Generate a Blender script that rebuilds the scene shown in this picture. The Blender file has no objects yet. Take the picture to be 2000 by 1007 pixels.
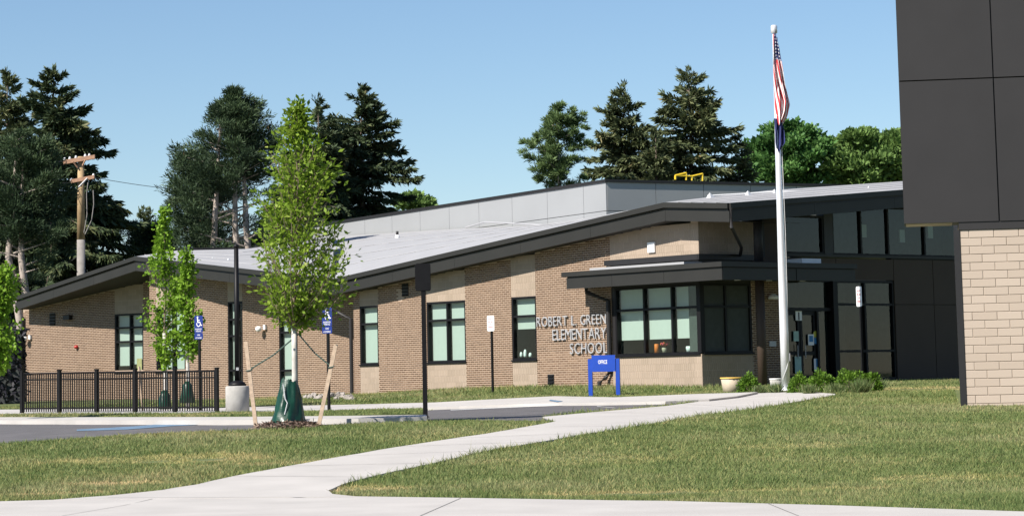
import bpy, bmesh, math, random
import numpy as np
from mathutils import Matrix, Vector
from mathutils.geometry import delaunay_2d_cdt

random.seed(7)
RNG = np.random.default_rng(7)
SC = bpy.context.scene
COL = SC.collection

# ------------------------------------------------------------------ camera
FPX, PXC, PYC = 5000.0, 1000.0, 158.0          # focal length and principal point in photo pixels
PITCH, ROLL, ZC = math.radians(6.65), 0.021, 1.45
CAM_M = Matrix.Translation((0, 0, ZC)) @ Matrix.Rotation(math.pi / 2 + PITCH, 4, 'X') @ Matrix.Rotation(-ROLL, 4, 'Z')
cam_d = bpy.data.cameras.new('camera')
cam_d.sensor_width = 36.0
cam_d.lens = FPX / 2000 * 36.0
cam_d.shift_y = -(503.5 - PYC) / 2000
cam_d.clip_start = 0.5
cam_d.clip_end = 6000
cam = bpy.data.objects.new('camera', cam_d)
cam.matrix_world = CAM_M
COL.objects.link(cam)
SC.camera = cam

# ------------------------------------------------------------------ sky, sun, exposure
SUN_DIR = Vector((-0.765, -0.645, 0)).normalized()
SUN_EL = math.radians(43)
world = bpy.data.worlds.new('World')
SC.world = world
world.use_nodes = True
wn = world.node_tree.nodes
sky = wn.new('ShaderNodeTexSky')
sky.sky_type = 'NISHITA'
sky.sun_disc = False
sky.sun_elevation = SUN_EL
sky.sun_rotation = math.atan2(SUN_DIR.x, SUN_DIR.y)
sky.altitude = 200
sky.air_density = 1.0
sky.dust_density = 0.0
sky.ozone_density = 4.8
bg = wn['Background']
bg.inputs['Strength'].default_value = 0.07
world.node_tree.links.new(sky.outputs['Color'], bg.inputs['Color'])
sun_d = bpy.data.lights.new('sun', 'SUN')
sun_d.energy = 5.0
sun_d.angle = math.radians(0.55)
sun_d.color = (1.0, 0.94, 0.85)
sun = bpy.data.objects.new('sun', sun_d)
to_sun = Vector((SUN_DIR.x * math.cos(SUN_EL), SUN_DIR.y * math.cos(SUN_EL), math.sin(SUN_EL)))
sun.rotation_euler = to_sun.to_track_quat('Z', 'Y').to_euler()
sun.location = to_sun * 150
COL.objects.link(sun)
SC.view_settings.view_transform = 'Standard'
SC.view_settings.look = 'None'
SC.view_settings.exposure = 0.78
SC.view_settings.gamma = 1.0

# ------------------------------------------------------------------ survey: sight lines of the photograph on real planes
R3 = np.array(CAM_M.to_3x3())
C0 = np.array([0, 0, ZC])
def ray(u, v): return R3 @ np.array([(u - PXC) / FPX, -(v - PYC) / FPX, -1.0])
def atY(u, v, Y): d = ray(u, v); return C0 + d * (Y / d[1])
def hz(u):
    a, b = 0.0, 3000.0
    for _ in range(50):
        m = (a + b) / 2
        if ray(u, m)[2] > 0: a = m
        else: b = m
    return a

# terrain: a smooth surface through surveyed spot heights
pts = []
for u, v, Y in [(570,835,47),(831,820,50),(1085,820,48),(0,866,45),(430,842,46),(0,820,70),(430,814,68),(0,800,85),(430,797,76),
                (1000,790,68),(1000,778,72),(1000,757,81),(1500,780,60),(1500,765,66),(1375,764,71),(1745,744,79),(1890,795,53),
                (700,774,87),(430,778,94),(1200,786,64),(1300,858,41),(1700,868,39.5),(700,795,75)]:
    pts.append(atY(u, v, Y))
for X in (-9, -3, 3, 9, 15):
    for Y in (18, 25, 32):
        pts.append(np.array([X, Y, 0.0]))
for X, Y, z in [(-19, 104, 1.0), (0, 110, 1.1), (20, 110, 1.1), (20, 60, 0.9), (18, 45, .55)]:
    pts.append(np.array([X, Y, z]))
PT = np.array(pts)
def tps_k(d2): return np.where(d2 > 1e-9, d2 * np.log(np.maximum(d2, 1e-9)), 0.0)
n_ = len(PT)
K = tps_k(((PT[:, None, :2] - PT[None, :, :2]) ** 2).sum(-1)) + np.eye(n_) * 8.0
Pm = np.c_[np.ones(n_), PT[:, :2]]
sol = np.linalg.solve(np.block([[K, Pm], [Pm.T, np.zeros((3, 3))]]), np.r_[PT[:, 2], 0, 0, 0])
def terr(X, Y):
    X = np.clip(np.asarray(X, float), -22, 20); Y = np.clip(np.asarray(Y, float), 18, 110)
    sh = X.shape; X = X.ravel(); Y = Y.ravel(); out = np.empty(len(X))
    for i in range(0, len(X), 60000):
        x, y = X[i:i+60000], Y[i:i+60000]
        d2 = (x[:, None] - PT[None, :, 0]) ** 2 + (y[:, None] - PT[None, :, 1]) ** 2
        out[i:i+60000] = tps_k(d2) @ sol[:n_] + sol[n_] + sol[n_+1] * x + sol[n_+2] * y
    return np.maximum(out.reshape(sh), 0.0)
def G(u, v, off=0.0):
    d = ray(u, v); Ys = np.linspace(18, 110, 1500)
    P = C0[None] + d[None] * (Ys / d[1])[:, None]
    below = P[:, 2] < terr(P[:, 0], P[:, 1]) + off
    i = int(np.argmax(below)) if below.any() else len(Ys) - 1
    return P[i]
def zt(x, y): return float(terr(np.array([x]), np.array([y]))[0])

# ------------------------------------------------------------------ materials
def nodes_of(m): return m.node_tree.nodes, m.node_tree.links
MATS = {}
def mat(name, col, rough=0.7, metal=0.0, var=0.12, scale=6.0, bump=0.0, bscale=60.0, spec=0.5, emit=None):
    m = bpy.data.materials.new(name); m.use_nodes = True
    N, L = nodes_of(m); b = N['Principled BSDF']
    b.inputs['Roughness'].default_value = rough; b.inputs['Metallic'].default_value = metal
    b.inputs['Specular IOR Level'].default_value = spec
    tc = N.new('ShaderNodeTexCoord')
    nz = N.new('ShaderNodeTexNoise'); nz.inputs['Scale'].default_value = scale; nz.inputs['Detail'].default_value = 6
    L.new(tc.outputs['Object'], nz.inputs['Vector'])
    rp = N.new('ShaderNodeValToRGB')
    rp.color_ramp.elements[0].position = 0.3; rp.color_ramp.elements[1].position = 0.7
    rp.color_ramp.elements[0].color = [c * (1 - var) for c in col] + [1]
    rp.color_ramp.elements[1].color = [min(1, c * (1 + var)) for c in col] + [1]
    L.new(nz.outputs['Fac'], rp.inputs['Fac']); L.new(rp.outputs['Color'], b.inputs['Base Color'])
    if bump:
        n2 = N.new('ShaderNodeTexNoise'); n2.inputs['Scale'].default_value = bscale; n2.inputs['Detail'].default_value = 4
        L.new(tc.outputs['Object'], n2.inputs['Vector'])
        bp = N.new('ShaderNodeBump'); bp.inputs['Strength'].default_value = bump; bp.inputs['Distance'].default_value = 0.02
        L.new(n2.outputs['Fac'], bp.inputs['Height']); L.new(bp.outputs['Normal'], b.inputs['Normal'])
    MATS[name] = m
    return m
def ramp_mat(name, stops, src='attr', rough=0.8, trans=0.0, spec=0.3):
    """colour by a per-piece random tone: attribute 'tone' on faces, or the object's own random number"""
    m = bpy.data.materials.new(name); m.use_nodes = True
    N, L = nodes_of(m); b = N['Principled BSDF']
    b.inputs['Roughness'].default_value = rough; b.inputs['Specular IOR Level'].default_value = spec
    if src == 'attr':
        a = N.new('ShaderNodeAttribute'); a.attribute_name = 'tone'; fac = a.outputs['Fac']
    else:
        a = N.new('ShaderNodeObjectInfo'); fac = a.outputs['Random']
    rp = N.new('ShaderNodeValToRGB'); cr = rp.color_ramp
    while len(cr.elements) < len(stops): cr.elements.new(0.5)
    for e, (p, c) in zip(cr.elements, stops): e.position = p; e.color = list(c) + [1]
    L.new(fac, rp.inputs['Fac']); L.new(rp.outputs['Color'], b.inputs['Base Color'])
    if trans:
        t = N.new('ShaderNodeBsdfTranslucent'); mx = N.new('ShaderNodeMixShader'); mx.inputs[0].default_value = trans
        L.new(rp.outputs['Color'], t.inputs['Color'])
        L.new(b.outputs[0], mx.inputs[1]); L.new(t.outputs[0], mx.inputs[2])
        L.new(mx.outputs[0], N['Material Output'].inputs['Surface'])
    MATS[name] = m
    return m
BR = [(0.0, (.108, .064, .040)), (.35, (.140, .086, .054)), (.7, (.170, .107, .068)), (1.0, (.205, .132, .086))]
ramp_mat('brick', BR, 'attr', .9)
ramp_mat('brick_single', BR, 'object', .9)
mat('mortar', (.375, .282, .212), .95, var=.10, scale=3, bump=.2)
BLK = [(0.0, (.30, .24, .185)), (1.0, (.345, .275, .215))]
ramp_mat('block', BLK, 'object', .9)
mat('block_joint', (.43, .34, .27), .95, var=.06)
ramp_mat('tan_block', [(0.0, (.395, .322, .262)), (1.0, (.435, .358, .295))], 'object', .85)
ramp_mat('tan_block_mass', [(0.0, (.395, .322, .262)), (1.0, (.435, .358, .295))], 'attr', .85)
mat('tan_joint', (.335, .272, .218), .95, var=.06)
mat('bronze', (.0185, .0175, .0155), .55, var=.10, scale=1.2, spec=.4)
mat('bronze_dark', (.016, .015, .016), .5, var=.1, spec=.4)
mat('bronze_panel', (.027, .0255, .0265), .55, var=.07, scale=.8, spec=.25)
mat('black_metal', (.0065, .006, .007), .5, var=.2, scale=8, spec=.22)
mat('cladding', (.066, .047, .036), .6, var=.06, scale=.8, spec=.18)
mat('soffit', (.03, .028, .028), .8, var=.1)
mat('grey_panel', (.285, .293, .305), .5, var=.03, scale=.5)
mat('roof_white', (.315, .315, .325), .75, var=.05, scale=1.1, bump=.12, bscale=4)
mat('white_paint', (.78, .78, .78), .5, var=.04)
mat('letter_metal', (.40, .40, .415), .5, metal=.2, var=.05)
mat('concrete', (.42, .398, .378), .9, var=.085, scale=.9, bump=.2, bscale=70)
mat('concrete_round', (.35, .338, .318), .9, var=.14, scale=5, bump=.3, bscale=40)
mat('wood_stake', (.50, .375, .275), .85, var=.18, scale=18)
mat('pole_wood', (.36, .255, .14), .9, var=.2, scale=5)
mat('pole_grey', (.24, .225, .215), .9, var=.15, scale=5)
mat('crossarm', (.36, .21, .135), .9, var=.2, scale=8)
mat('wire', (.05, .05, .055), .6)
mat('insulator', (.55, .55, .56), .4)
mat('sign_blue', (.006, .022, .17), .45, var=.05)
mat('office_blue', (.004, .048, .36), .45, var=.05)
mat('sign_white', (.82, .82, .82), .5, var=.03)
mat('sign_red', (.50, .05, .07), .5)
mat('sign_text_black', (.02, .02, .02), .5)
mat('bag_green', (.003, .036, .019), .36, var=.3, scale=7, bump=.5, bscale=7)
mat('strap_green', (.05, .085, .07), .7)
mat('bark_pale', (.50, .47, .43), .9, var=.2, scale=9)
mat('bark_young', (.22, .17, .12), .9, var=.2, scale=9)
mat('bark_pine', (.33, .28, .245), .95, var=.3, scale=4, bump=.5, bscale=14)
mat('bark_spruce', (.11, .085, .065), .95, var=.3, scale=4)
mat('pole_white', (.72, .73, .76), .28, metal=.35, var=.03)
mat('blind', (.47, .465, .445), .85, var=.02)
mat('interior', (.035, .04, .04), .9)
mat('interior_wall', (.055, .063, .06), .9)
mat('rock', (.29, .26, .235), .95, var=.25, scale=5, bump=.5, bscale=15)
mat('yellow_metal', (.80, .55, .03), .5)
mat('planter_cream', (.44, .37, .28), .7, var=.12)
mat('planter_yellow', (.72, .45, .10), .6)
mat('red_bell', (.45, .04, .035), .4)
mat('orange', (.75, .18, .02), .6)
mat('paper_green', (.36, .52, .46), .7)
mat('paper_blue', (.05, .22, .45), .6)
mat('paper_yellow', (.50, .46, .06), .6)
mat('notice_tan', (.42, .33, .16), .8)
mat('paint_blue', (.115, .185, .27), .85, var=.35, scale=3)
mat('paint_white', (.55, .55, .55), .85, var=.2, scale=3)
mat('paint_yellow', (.50, .40, .15), .85, var=.3, scale=3)
def leafmat(name, stops, trans=.25): ramp_mat(name, stops, 'attr', .6, trans, .25)
leafmat('leaf_young', [(0, (.10, .175, .014)), (.5, (.21, .32, .03)), (.9, (.31, .41, .065)), (1, (.40, .44, .13))], .45)
leafmat('leaf_maple', [(0, (.10, .20, .014)), (.5, (.18, .32, .025)), (1, (.27, .42, .05))], .4)
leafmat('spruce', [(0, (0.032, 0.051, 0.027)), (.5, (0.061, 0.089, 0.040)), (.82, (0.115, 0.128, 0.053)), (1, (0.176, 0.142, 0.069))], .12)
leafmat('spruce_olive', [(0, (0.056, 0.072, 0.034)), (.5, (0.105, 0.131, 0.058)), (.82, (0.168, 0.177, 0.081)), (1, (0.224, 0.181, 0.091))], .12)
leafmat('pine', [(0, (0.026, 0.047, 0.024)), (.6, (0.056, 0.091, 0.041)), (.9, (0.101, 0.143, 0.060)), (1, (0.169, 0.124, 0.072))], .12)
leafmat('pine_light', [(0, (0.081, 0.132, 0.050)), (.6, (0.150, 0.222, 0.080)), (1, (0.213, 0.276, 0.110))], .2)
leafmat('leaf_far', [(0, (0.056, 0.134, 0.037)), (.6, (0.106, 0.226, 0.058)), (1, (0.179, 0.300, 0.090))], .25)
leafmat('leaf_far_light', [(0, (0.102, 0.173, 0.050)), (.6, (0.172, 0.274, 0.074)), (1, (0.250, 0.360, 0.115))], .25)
leafmat('shrub', [(0, (0.051, 0.111, 0.013)), (.6, (0.111, 0.212, 0.021)), (1, (0.170, 0.281, 0.034))], .3)
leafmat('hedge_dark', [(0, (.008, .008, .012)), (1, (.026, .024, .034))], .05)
leafmat('straw_grass', [(0, (.07, .12, .04)), (.6, (.14, .19, .07)), (1, (.25, .26, .12))], .3)
leafmat('mulch', [(0, (.06, .036, .026)), (.6, (.15, .098, .075)), (1, (.27, .20, .16))], 0)

def grass_nodes(m, shade):
    N, L = nodes_of(m); b = N['Principled BSDF']; b.inputs['Roughness'].default_value = .75
    b.inputs['Specular IOR Level'].default_value = .25
    tc = N.new('ShaderNodeTexCoord')
    def noise(sc, det=5):
        n = N.new('ShaderNodeTexNoise'); n.inputs['Scale'].default_value = sc; n.inputs['Detail'].default_value = det
        L.new(tc.outputs['Object'], n.inputs['Vector']); return n
    def ramp(f, stops):
        r = N.new('ShaderNodeValToRGB'); cr = r.color_ramp
        while len(cr.elements) < len(stops): cr.elements.new(.5)
        for e, (p, c) in zip(cr.elements, stops): e.position = p; e.color = list(c) + [1]
        L.new(f, r.inputs['Fac']); return r
    a = ramp(noise(.28, 7).outputs['Fac'], [(.36, (.105*shade, .145*shade, .042*shade)), (.5, (.165*shade, .193*shade, .068*shade)), (.70, (.29*shade, .265*shade, .145*shade))])
    c = ramp(noise(3.2).outputs['Fac'], [(.35, (.09*shade, .135*shade, .045*shade)), (.65, (.215*shade, .235*shade, .115*shade))])
    mx = N.new('ShaderNodeMix'); mx.data_type = 'RGBA'; mx.inputs[0].default_value = .42
    L.new(a.outputs['Color'], mx.inputs[6]); L.new(c.outputs['Color'], mx.inputs[7])
    return N, L, b, mx.outputs[2], ramp, noise
m = bpy.data.materials.new('lawn_soil'); m.use_nodes = True
N, L, b, colr, ramp_, noise_ = grass_nodes(m, .7); L.new(colr, b.inputs['Base Color']); MATS['lawn_soil'] = m
m = bpy.data.materials.new('grass_blade'); m.use_nodes = True
N, L, b, colr, ramp_, noise_ = grass_nodes(m, 1.28)
at = N.new('ShaderNodeAttribute'); at.attribute_name = 'tone'
tr = ramp_(at.outputs['Fac'], [(0, (.55, .7, .5)), (.6, (1, 1, 1)), (.8, (1.3, 1.12, 1.05)), (1, (2.1, 1.55, 1.7))])
mm = N.new('ShaderNodeMix'); mm.data_type = 'RGBA'; mm.blend_type = 'MULTIPLY'; mm.inputs[0].default_value = 1
L.new(colr, mm.inputs[6]); L.new(tr.outputs['Color'], mm.inputs[7]); L.new(mm.outputs[2], b.inputs['Base Color'])
tl = N.new('ShaderNodeBsdfTranslucent'); L.new(mm.outputs[2], tl.inputs['Color'])
ms = N.new('ShaderNodeMixShader'); ms.inputs[0].default_value = .3
L.new(b.outputs[0], ms.inputs[1]); L.new(tl.outputs[0], ms.inputs[2]); L.new(ms.outputs[0], N['Material Output'].inputs['Surface'])
MATS['grass_blade'] = m
# asphalt with aggregate and patches
m = mat('asphalt', (.105, .099, .102), .9, var=.16, scale=1.3, bump=.35, bscale=160)
# window glass: green tinted, clear, reflecting by Fresnel
m = bpy.data.materials.new('glass'); m.use_nodes = True
N, L = nodes_of(m)
for nd in list(N):
    if nd.type == 'BSDF_PRINCIPLED': N.remove(nd)
tp = N.new('ShaderNodeBsdfTransparent'); tp.inputs['Color'].default_value = (.765, .89, .845, 1)
gl = N.new('ShaderNodeBsdfGlossy'); gl.inputs['Roughness'].default_value = .02
fr = N.new('ShaderNodeFresnel'); ge = N.new('ShaderNodeNewGeometry'); im = N.new('ShaderNodeMapRange')      # thin pane: the same from both sides
im.inputs['To Min'].default_value = 1.52; im.inputs['To Max'].default_value = 1/1.52
L.new(ge.outputs['Backfacing'], im.inputs['Value']); L.new(im.outputs['Result'], fr.inputs['IOR'])
ms = N.new('ShaderNodeMixShader'); L.new(fr.outputs[0], ms.inputs[0]); L.new(tp.outputs[0], ms.inputs[1]); L.new(gl.outputs[0], ms.inputs[2])
L.new(ms.outputs[0], N['Material Output'].inputs['Surface']); MATS['glass'] = m
# American flag by UV: stripes run along the fly
m = bpy.data.materials.new('flag_cloth'); m.use_nodes = True
N, L = nodes_of(m); b = N['Principled BSDF']; b.inputs['Roughness'].default_value = .8
uv = N.new('ShaderNodeUVMap'); sp = N.new('ShaderNodeSeparateXYZ'); L.new(uv.outputs[0], sp.inputs[0])
def mth(op, a, bb=None):
    n = N.new('ShaderNodeMath'); n.operation = op
    for i, x in enumerate((a, bb)):
        if x is None: continue
        if isinstance(x, (int, float)): n.inputs[i].default_value = x
        else: L.new(x, n.inputs[i])
    return n.outputs[0]
U_, V_ = sp.outputs[0], sp.outputs[1]
stripe = mth('LESS_THAN', mth('MODULO', mth('MULTIPLY', U_, 13.0), 2.0), 1.0)
canton = mth('MULTIPLY', mth('LESS_THAN', V_, .30), mth('GREATER_THAN', U_, .30))
fx = mth('SUBTRACT', mth('FRACT', mth('MULTIPLY', U_, 13.0)), .5); fy = mth('SUBTRACT', mth('FRACT', mth('MULTIPLY', V_, 26.0)), .5)
star = mth('LESS_THAN', mth('ADD', mth('MULTIPLY', fx, fx), mth('MULTIPLY', fy, fy)), .07)
def mixc(f, a, bb):
    n = N.new('ShaderNodeMix'); n.data_type = 'RGBA'; L.new(f, n.inputs[0])
    for i, x in ((6, a), (7, bb)):
        if isinstance(x, tuple): n.inputs[i].default_value = list(x) + [1]
        else: L.new(x, n.inputs[i])
    return n.outputs[2]
L.new(mixc(canton, mixc(stripe, (.78, .76, .76), (.50, .035, .045)), mixc(star, (.02, .03, .14), (.75, .75, .78))), b.inputs['Base Color'])
MATS['flag_cloth'] = m
mat('flag_navy', (.018, .025, .115), .8, var=.3, scale=4)

# ------------------------------------------------------------------ mesh helpers
class MB:
    def __init__(s, xf=None): s.v = []; s.f = []; s.xf = xf
    def add(s, vs, fs):
        o = len(s.v)
        s.v += [s.xf(*p) for p in vs] if s.xf else [tuple(p) for p in vs]
        s.f += [tuple(i + o for i in f) for f in fs]
        return s
    def box(s, x0, x1, y0, y1, z0, z1):
        return s.add([(x0,y0,z0),(x1,y0,z0),(x1,y1,z0),(x0,y1,z0),(x0,y0,z1),(x1,y0,z1),(x1,y1,z1),(x0,y1,z1)],
                     [(0,3,2,1),(4,5,6,7),(0,1,5,4),(1,2,6,5),(2,3,7,6),(3,0,4,7)])
    def hexa(s, a, b):      # two quads of four points, bottom ring a and top ring b
        return s.add(list(a) + list(b), [(0,3,2,1),(4,5,6,7),(0,1,5,4),(1,2,6,5),(2,3,7,6),(3,0,4,7)])
    def tube(s, P, r, n=10, cap=True):
        P = [Vector(p) for p in P]; rs = r if isinstance(r, (list, tuple)) else [r] * len(P)
        vs, fs = [], []
        for i, p in enumerate(P):
            d = (P[min(i+1, len(P)-1)] - P[max(i-1, 0)]).normalized()
            ref = Vector((0, 0, 1)) if abs(d.z) < .9 else Vector((1, 0, 0))
            a = d.cross(ref).normalized(); b_ = d.cross(a)
            for k in range(n):
                t = 2 * math.pi * k / n
                vs.append(tuple(p + (a * math.cos(t) + b_ * math.sin(t)) * rs[i]))
        for i in range(len(P) - 1):
            for k in range(n):
                fs.append((i*n+k, i*n+(k+1) % n, (i+1)*n+(k+1) % n, (i+1)*n+k))
        if cap:
            fs.append(tuple(range(n))[::-1]); fs.append(tuple((len(P)-1)*n + k for k in range(n)))
        return s.add(vs, fs)
    def lathe(s, prof, n=20, c=(0, 0)):
        vs, fs = [], []
        for r, z in prof:
            for k in range(n):
                t = 2 * math.pi * k / n; vs.append((c[0] + r*math.cos(t), c[1] + r*math.sin(t), z))
        for i in range(len(prof) - 1):
            for k in range(n): fs.append((i*n+k, i*n+(k+1) % n, (i+1)*n+(k+1) % n, (i+1)*n+k))
        fs.append(tuple(range(n))[::-1]); fs.append(tuple((len(prof)-1)*n + k for k in range(n)))
        return s.add(vs, fs)
    def build(s, name, m, parent=None, smooth=False):
        me = bpy.data.meshes.new(name); me.from_pydata(s.v, [], s.f); me.update()
        return link(name, me, m, parent, smooth)
def link(name, me, m, parent=None, smooth=False):
    if m and not me.materials: me.materials.append(MATS[m])
    if smooth: me.polygons.foreach_set('use_smooth', [True] * len(me.polygons))
    o = bpy.data.objects.new(name, me); COL.objects.link(o)
    if parent: o.parent = parent
    return o
def np_mesh(name, V, F, m, parent=None, tone=None):
    me = bpy.data.meshes.new(name); k = F.shape[1]
    me.vertices.add(len(V)); me.vertices.foreach_set('co', np.ascontiguousarray(V, np.float32).ravel())
    me.loops.add(F.size); me.loops.foreach_set('vertex_index', np.ascontiguousarray(F, np.int32).ravel())
    me.polygons.add(len(F)); me.polygons.foreach_set('loop_start', np.arange(0, F.size, k, dtype=np.int32))
    me.update(calc_edges=True); me.validate()
    if tone is not None:
        a = me.attributes.new('tone', 'FLOAT', 'FACE'); a.data.foreach_set('value', np.ascontiguousarray(tone, np.float32))
    return link(name, me, m, parent)
def empty(name, loc=(0, 0, 0), rz=0.0, label=None, cat=None, group=None, parent=None):
    o = bpy.data.objects.new(name, None); COL.objects.link(o)
    o.location = loc; o.rotation_euler = (0, 0, rz)
    if parent: o.parent = parent
    return tag(o, label, cat, group)
def tag(o, label=None, cat=None, group=None, kind=None):
    if label: o['label'] = label
    if cat: o['category'] = cat
    if group: o['group'] = group
    if kind: o['kind'] = kind
    return o
def text_obj(txt, h, depth, m, parent, pos, width=None, name='lettering', center=True, bold=0.0):
    """flat or raised lettering in the local XZ plane, facing -Y; h is the cap height"""
    cu = bpy.data.curves.new('t', 'FONT'); cu.body = txt; cu.size = 1; cu.extrude = depth / 2; cu.offset = bold; cu.resolution_u = 3
    to = bpy.data.objects.new('t', cu); COL.objects.link(to)
    dg = bpy.context.evaluated_depsgraph_get(); me = bpy.data.meshes.new_from_object(to.evaluated_get(dg))
    bpy.data.objects.remove(to); bpy.data.curves.remove(cu)
    co = np.empty(len(me.vertices) * 3, np.float32); me.vertices.foreach_get('co', co); co = co.reshape(-1, 3)
    mn, mx_ = co.min(0), co.max(0)
    k = h / .70
    w = (mx_[0] - mn[0]) * k; kx = k if width is None else width / (mx_[0] - mn[0])
    x = (co[:, 0] - (mn[0] + mx_[0]) / 2 if center else co[:, 0] - mn[0]) * kx
    out = np.c_[x, -co[:, 2], co[:, 1] * k]
    me.vertices.foreach_set('co', out.astype(np.float32).ravel()); me.update(); me.materials.clear()
    o = link(name, me, m, parent); o.location = pos
    return o, (w if width is None else width)

# ------------------------------------------------------------------ ground and paving
def axis(lo, hi, step, far):
    a = list(np.arange(lo, hi + 1e-6, step)); d = step
    x = hi
    while x < far: d *= 1.5; x += d; a.append(x)
    d = step; x = lo
    while x > -far: d *= 1.5; x -= d; a.insert(0, x)
    return np.array(a)
gx, gy = axis(-24, 22, .5, 2500), axis(16, 112, .5, 2500)
XX, YY = np.meshgrid(gx, gy)
ZZ = terr(XX, YY)
nx, ny = len(gx), len(gy)
idx = np.arange(nx * ny).reshape(ny, nx)
Fg = np.stack([idx[:-1, :-1], idx[:-1, 1:], idx[1:, 1:], idx[1:, :-1]], -1).reshape(-1, 4)
tag(np_mesh('ground', np.stack([XX, YY, ZZ], -1).reshape(-1, 3), Fg, 'lawn_soil'), 'lawn and soil running to the horizon', kind='structure')

def inside(poly, X, Y):
    r = np.zeros(X.shape, bool); n = len(poly); j = n - 1
    for i in range(n):
        xi, yi = poly[i]; xj, yj = poly[j]
        r ^= ((yi > Y) != (yj > Y)) & (X < (xj - xi) * (Y - yi) / (yj - yi + 1e-12) + xi)
        j = i
    return r
PAVED = []
def dens(pix, n=6):
    out = []
    for a, b_ in zip(pix[:-1], pix[1:]):
        for k in range(n): out.append((a[0] + (b_[0]-a[0])*k/n, a[1] + (b_[1]-a[1])*k/n))
    return out + [pix[-1]]
def sheet(name, xy, off, m, label, skirt=0.0, step=1.0, pave=True, parent=None):
    xy = [tuple(p) for p in xy]
    A_ = np.array(xy); lo, hi = A_.min(0), A_.max(0)
    gx_, gy_ = np.meshgrid(np.arange(lo[0], hi[0], step), np.arange(lo[1], hi[1], step))
    ins = inside(xy, gx_, gy_)
    V = [Vector(p) for p in xy] + [Vector((x, y)) for x, y in zip(gx_[ins], gy_[ins])]
    n = len(xy)
    r = delaunay_2d_cdt(V, [(i, (i+1) % n) for i in range(n)], [], 1, 1e-5)
    vv = np.array([(p.x, p.y) for p in r[0]]); z = terr(vv[:, 0], vv[:, 1]) + off
    vs = [(x, y, zz) for (x, y), zz in zip(vv, z)]; fs = [tuple(f) for f in r[2]]
    if skirt:
        zz = terr(A_[:, 0], A_[:, 1]); o = len(vs)
        vs += [(x, y, q + off) for (x, y), q in zip(xy, zz)] + [(x, y, q + off - skirt) for (x, y), q in zip(xy, zz)]
        fs += [(o+i, o+(i+1) % n, o+n+(i+1) % n, o+n+i) for i in range(n)]
    me = bpy.data.meshes.new(name); me.from_pydata(vs, [], fs); me.update()
    bm = bmesh.new(); bm.from_mesh(me); bmesh.ops.recalc_face_normals(bm, faces=bm.faces[:]); bm.to_mesh(me); bm.free()
    o = link(name, me, m, parent)
    if not parent: tag(o, label, kind='structure')
    if pave: PAVED.append(xy)
    return o
def gxy(pix, off=0.0): return [G(u, v, off)[:2] for u, v in pix]

front_edge = [(-60,980),(0,978),(105,975),(300,972),(500,970),(680,968),(950,972),(1200,976),(1300,977),(1600,985),(2000,998),(2100,1002)]
fe = gxy(front_edge, .03)
sheet('front_pavement', fe + [(16, 22), (16, 17.5), (-16, 17.5), (-16, 30)], .03, 'concrete', 'pale concrete pavement across the foreground', .12)
walk_left = [(105,975),(210,967),(315,956),(385,945),(455,929),(560,910),(665,891),(775,872),(880,856),(950,846),(1020,834),(1086,822)]
walk_top = [(1060,813),(1160,804),(1300,792),(1385,781),(1440,772)]
walk_far = [(1480,766),(1560,765),(1600,766),(1640,769)]
walk_right = [(1600,776),(1520,790),(1440,802),(1360,811),(1280,825),(1200,838),(1160,844),(1055,862),(950,879),(845,904),(740,926),(670,944),(641,957),(650,964),(700,969)]
wp = gxy(dens(walk_left, 3) + walk_top + walk_far + dens(walk_right, 3), .035)
sheet('walkway', wp, .035, 'concrete', 'curving pale concrete walkway up to the entrance', .12)
asph = [(-40,868),(0,866),(280,847),(490,840),(700,827),(900,820),(1086,822),(1060,813),(1160,804),(1300,792),(1385,781),(1420,775),(1300,783),(1195,786),(1072,787),(950,790),(845,800),(700,806),(430,808),(0,812),(-40,812)]
sheet('parking_lot', gxy(dens(asph, 3), .012), .012, 'asphalt', 'grey asphalt parking lot between lawns and school', 0)
bw = [(-60,800),(0,799),(430,796),(560,792),(700,789),(850,785),(1000,777),(1085,773),(1200,775),(1300,771),(1380,768),(1480,765)]
bwn = [(1440,773),(1385,779),(1300,783),(1195,785),(1072,786.5),(950,790.5),(845,794.5),(700,799),(560,802.5),(430,805),(0,808),(-60,808)]
def band(name, far, near, off, m, label):
    sheet(name, gxy(dens(far, 4), off) + gxy(dens(near, 4), off), off, m, label, off + .1)
band('back_pavement', bw, bwn, .08, 'concrete', 'raised concrete kerb walk along the school front')
band('lot_kerb', [(-60,815),(0,814),(430,813.5),(700,811),(832,809)], [(834,813),(700,817),(430,819.5),(0,820),(-60,820.5)], .11, 'concrete', 'pale concrete kerb on the near side of the fence')
gi = gxy(dens([(-60,809),(0,809),(436,806.5),(560,804.5),(700,802),(825,800),(832,806),(700,810),(436,812.5),(0,813),(-60,813.5)], 3), .10)
o = sheet('grass_island', gi, .10, 'lawn_soil', 'narrow grass island inside the parking lot kerb', .15, pave=False)
def paint(name, pix, m, label):
    sheet(name, gxy(dens(pix, 3), .016), .018, m, label, 0, pave=False)
paint('blue_bay_paint', [(150,838),(260,832),(330,826),(420,823),(415,827),(330,832),(250,838),(150,841)], 'paint_blue', 'worn light blue accessible bay paint on asphalt')
paint('white_bay_line', [(880,799.5),(1000,794),(1100,790.5),(1100,791.3),(1000,795),(880,800.5)], 'paint_white', 'thin white parking line along the kerb')
paint('white_bay_line', [(1166,792.5),(1200,795.5),(1203,796.3),(1166,793.3)], 'paint_white', 'short white parking line near the office sign')
paint('yellow_bay_line', [(640,822),(735,820.5),(735,821.3),(640,823)], 'paint_yellow', 'faded yellow parking line by the kerb end')
sheet('blue_ramp_paint', gxy(dens([(1075,780),(1100,783),(1088,784.5),(1072,782)], 3), .085), .09, 'paint_blue', 'light blue paint on the kerb ramp', 0, pave=False)

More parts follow.
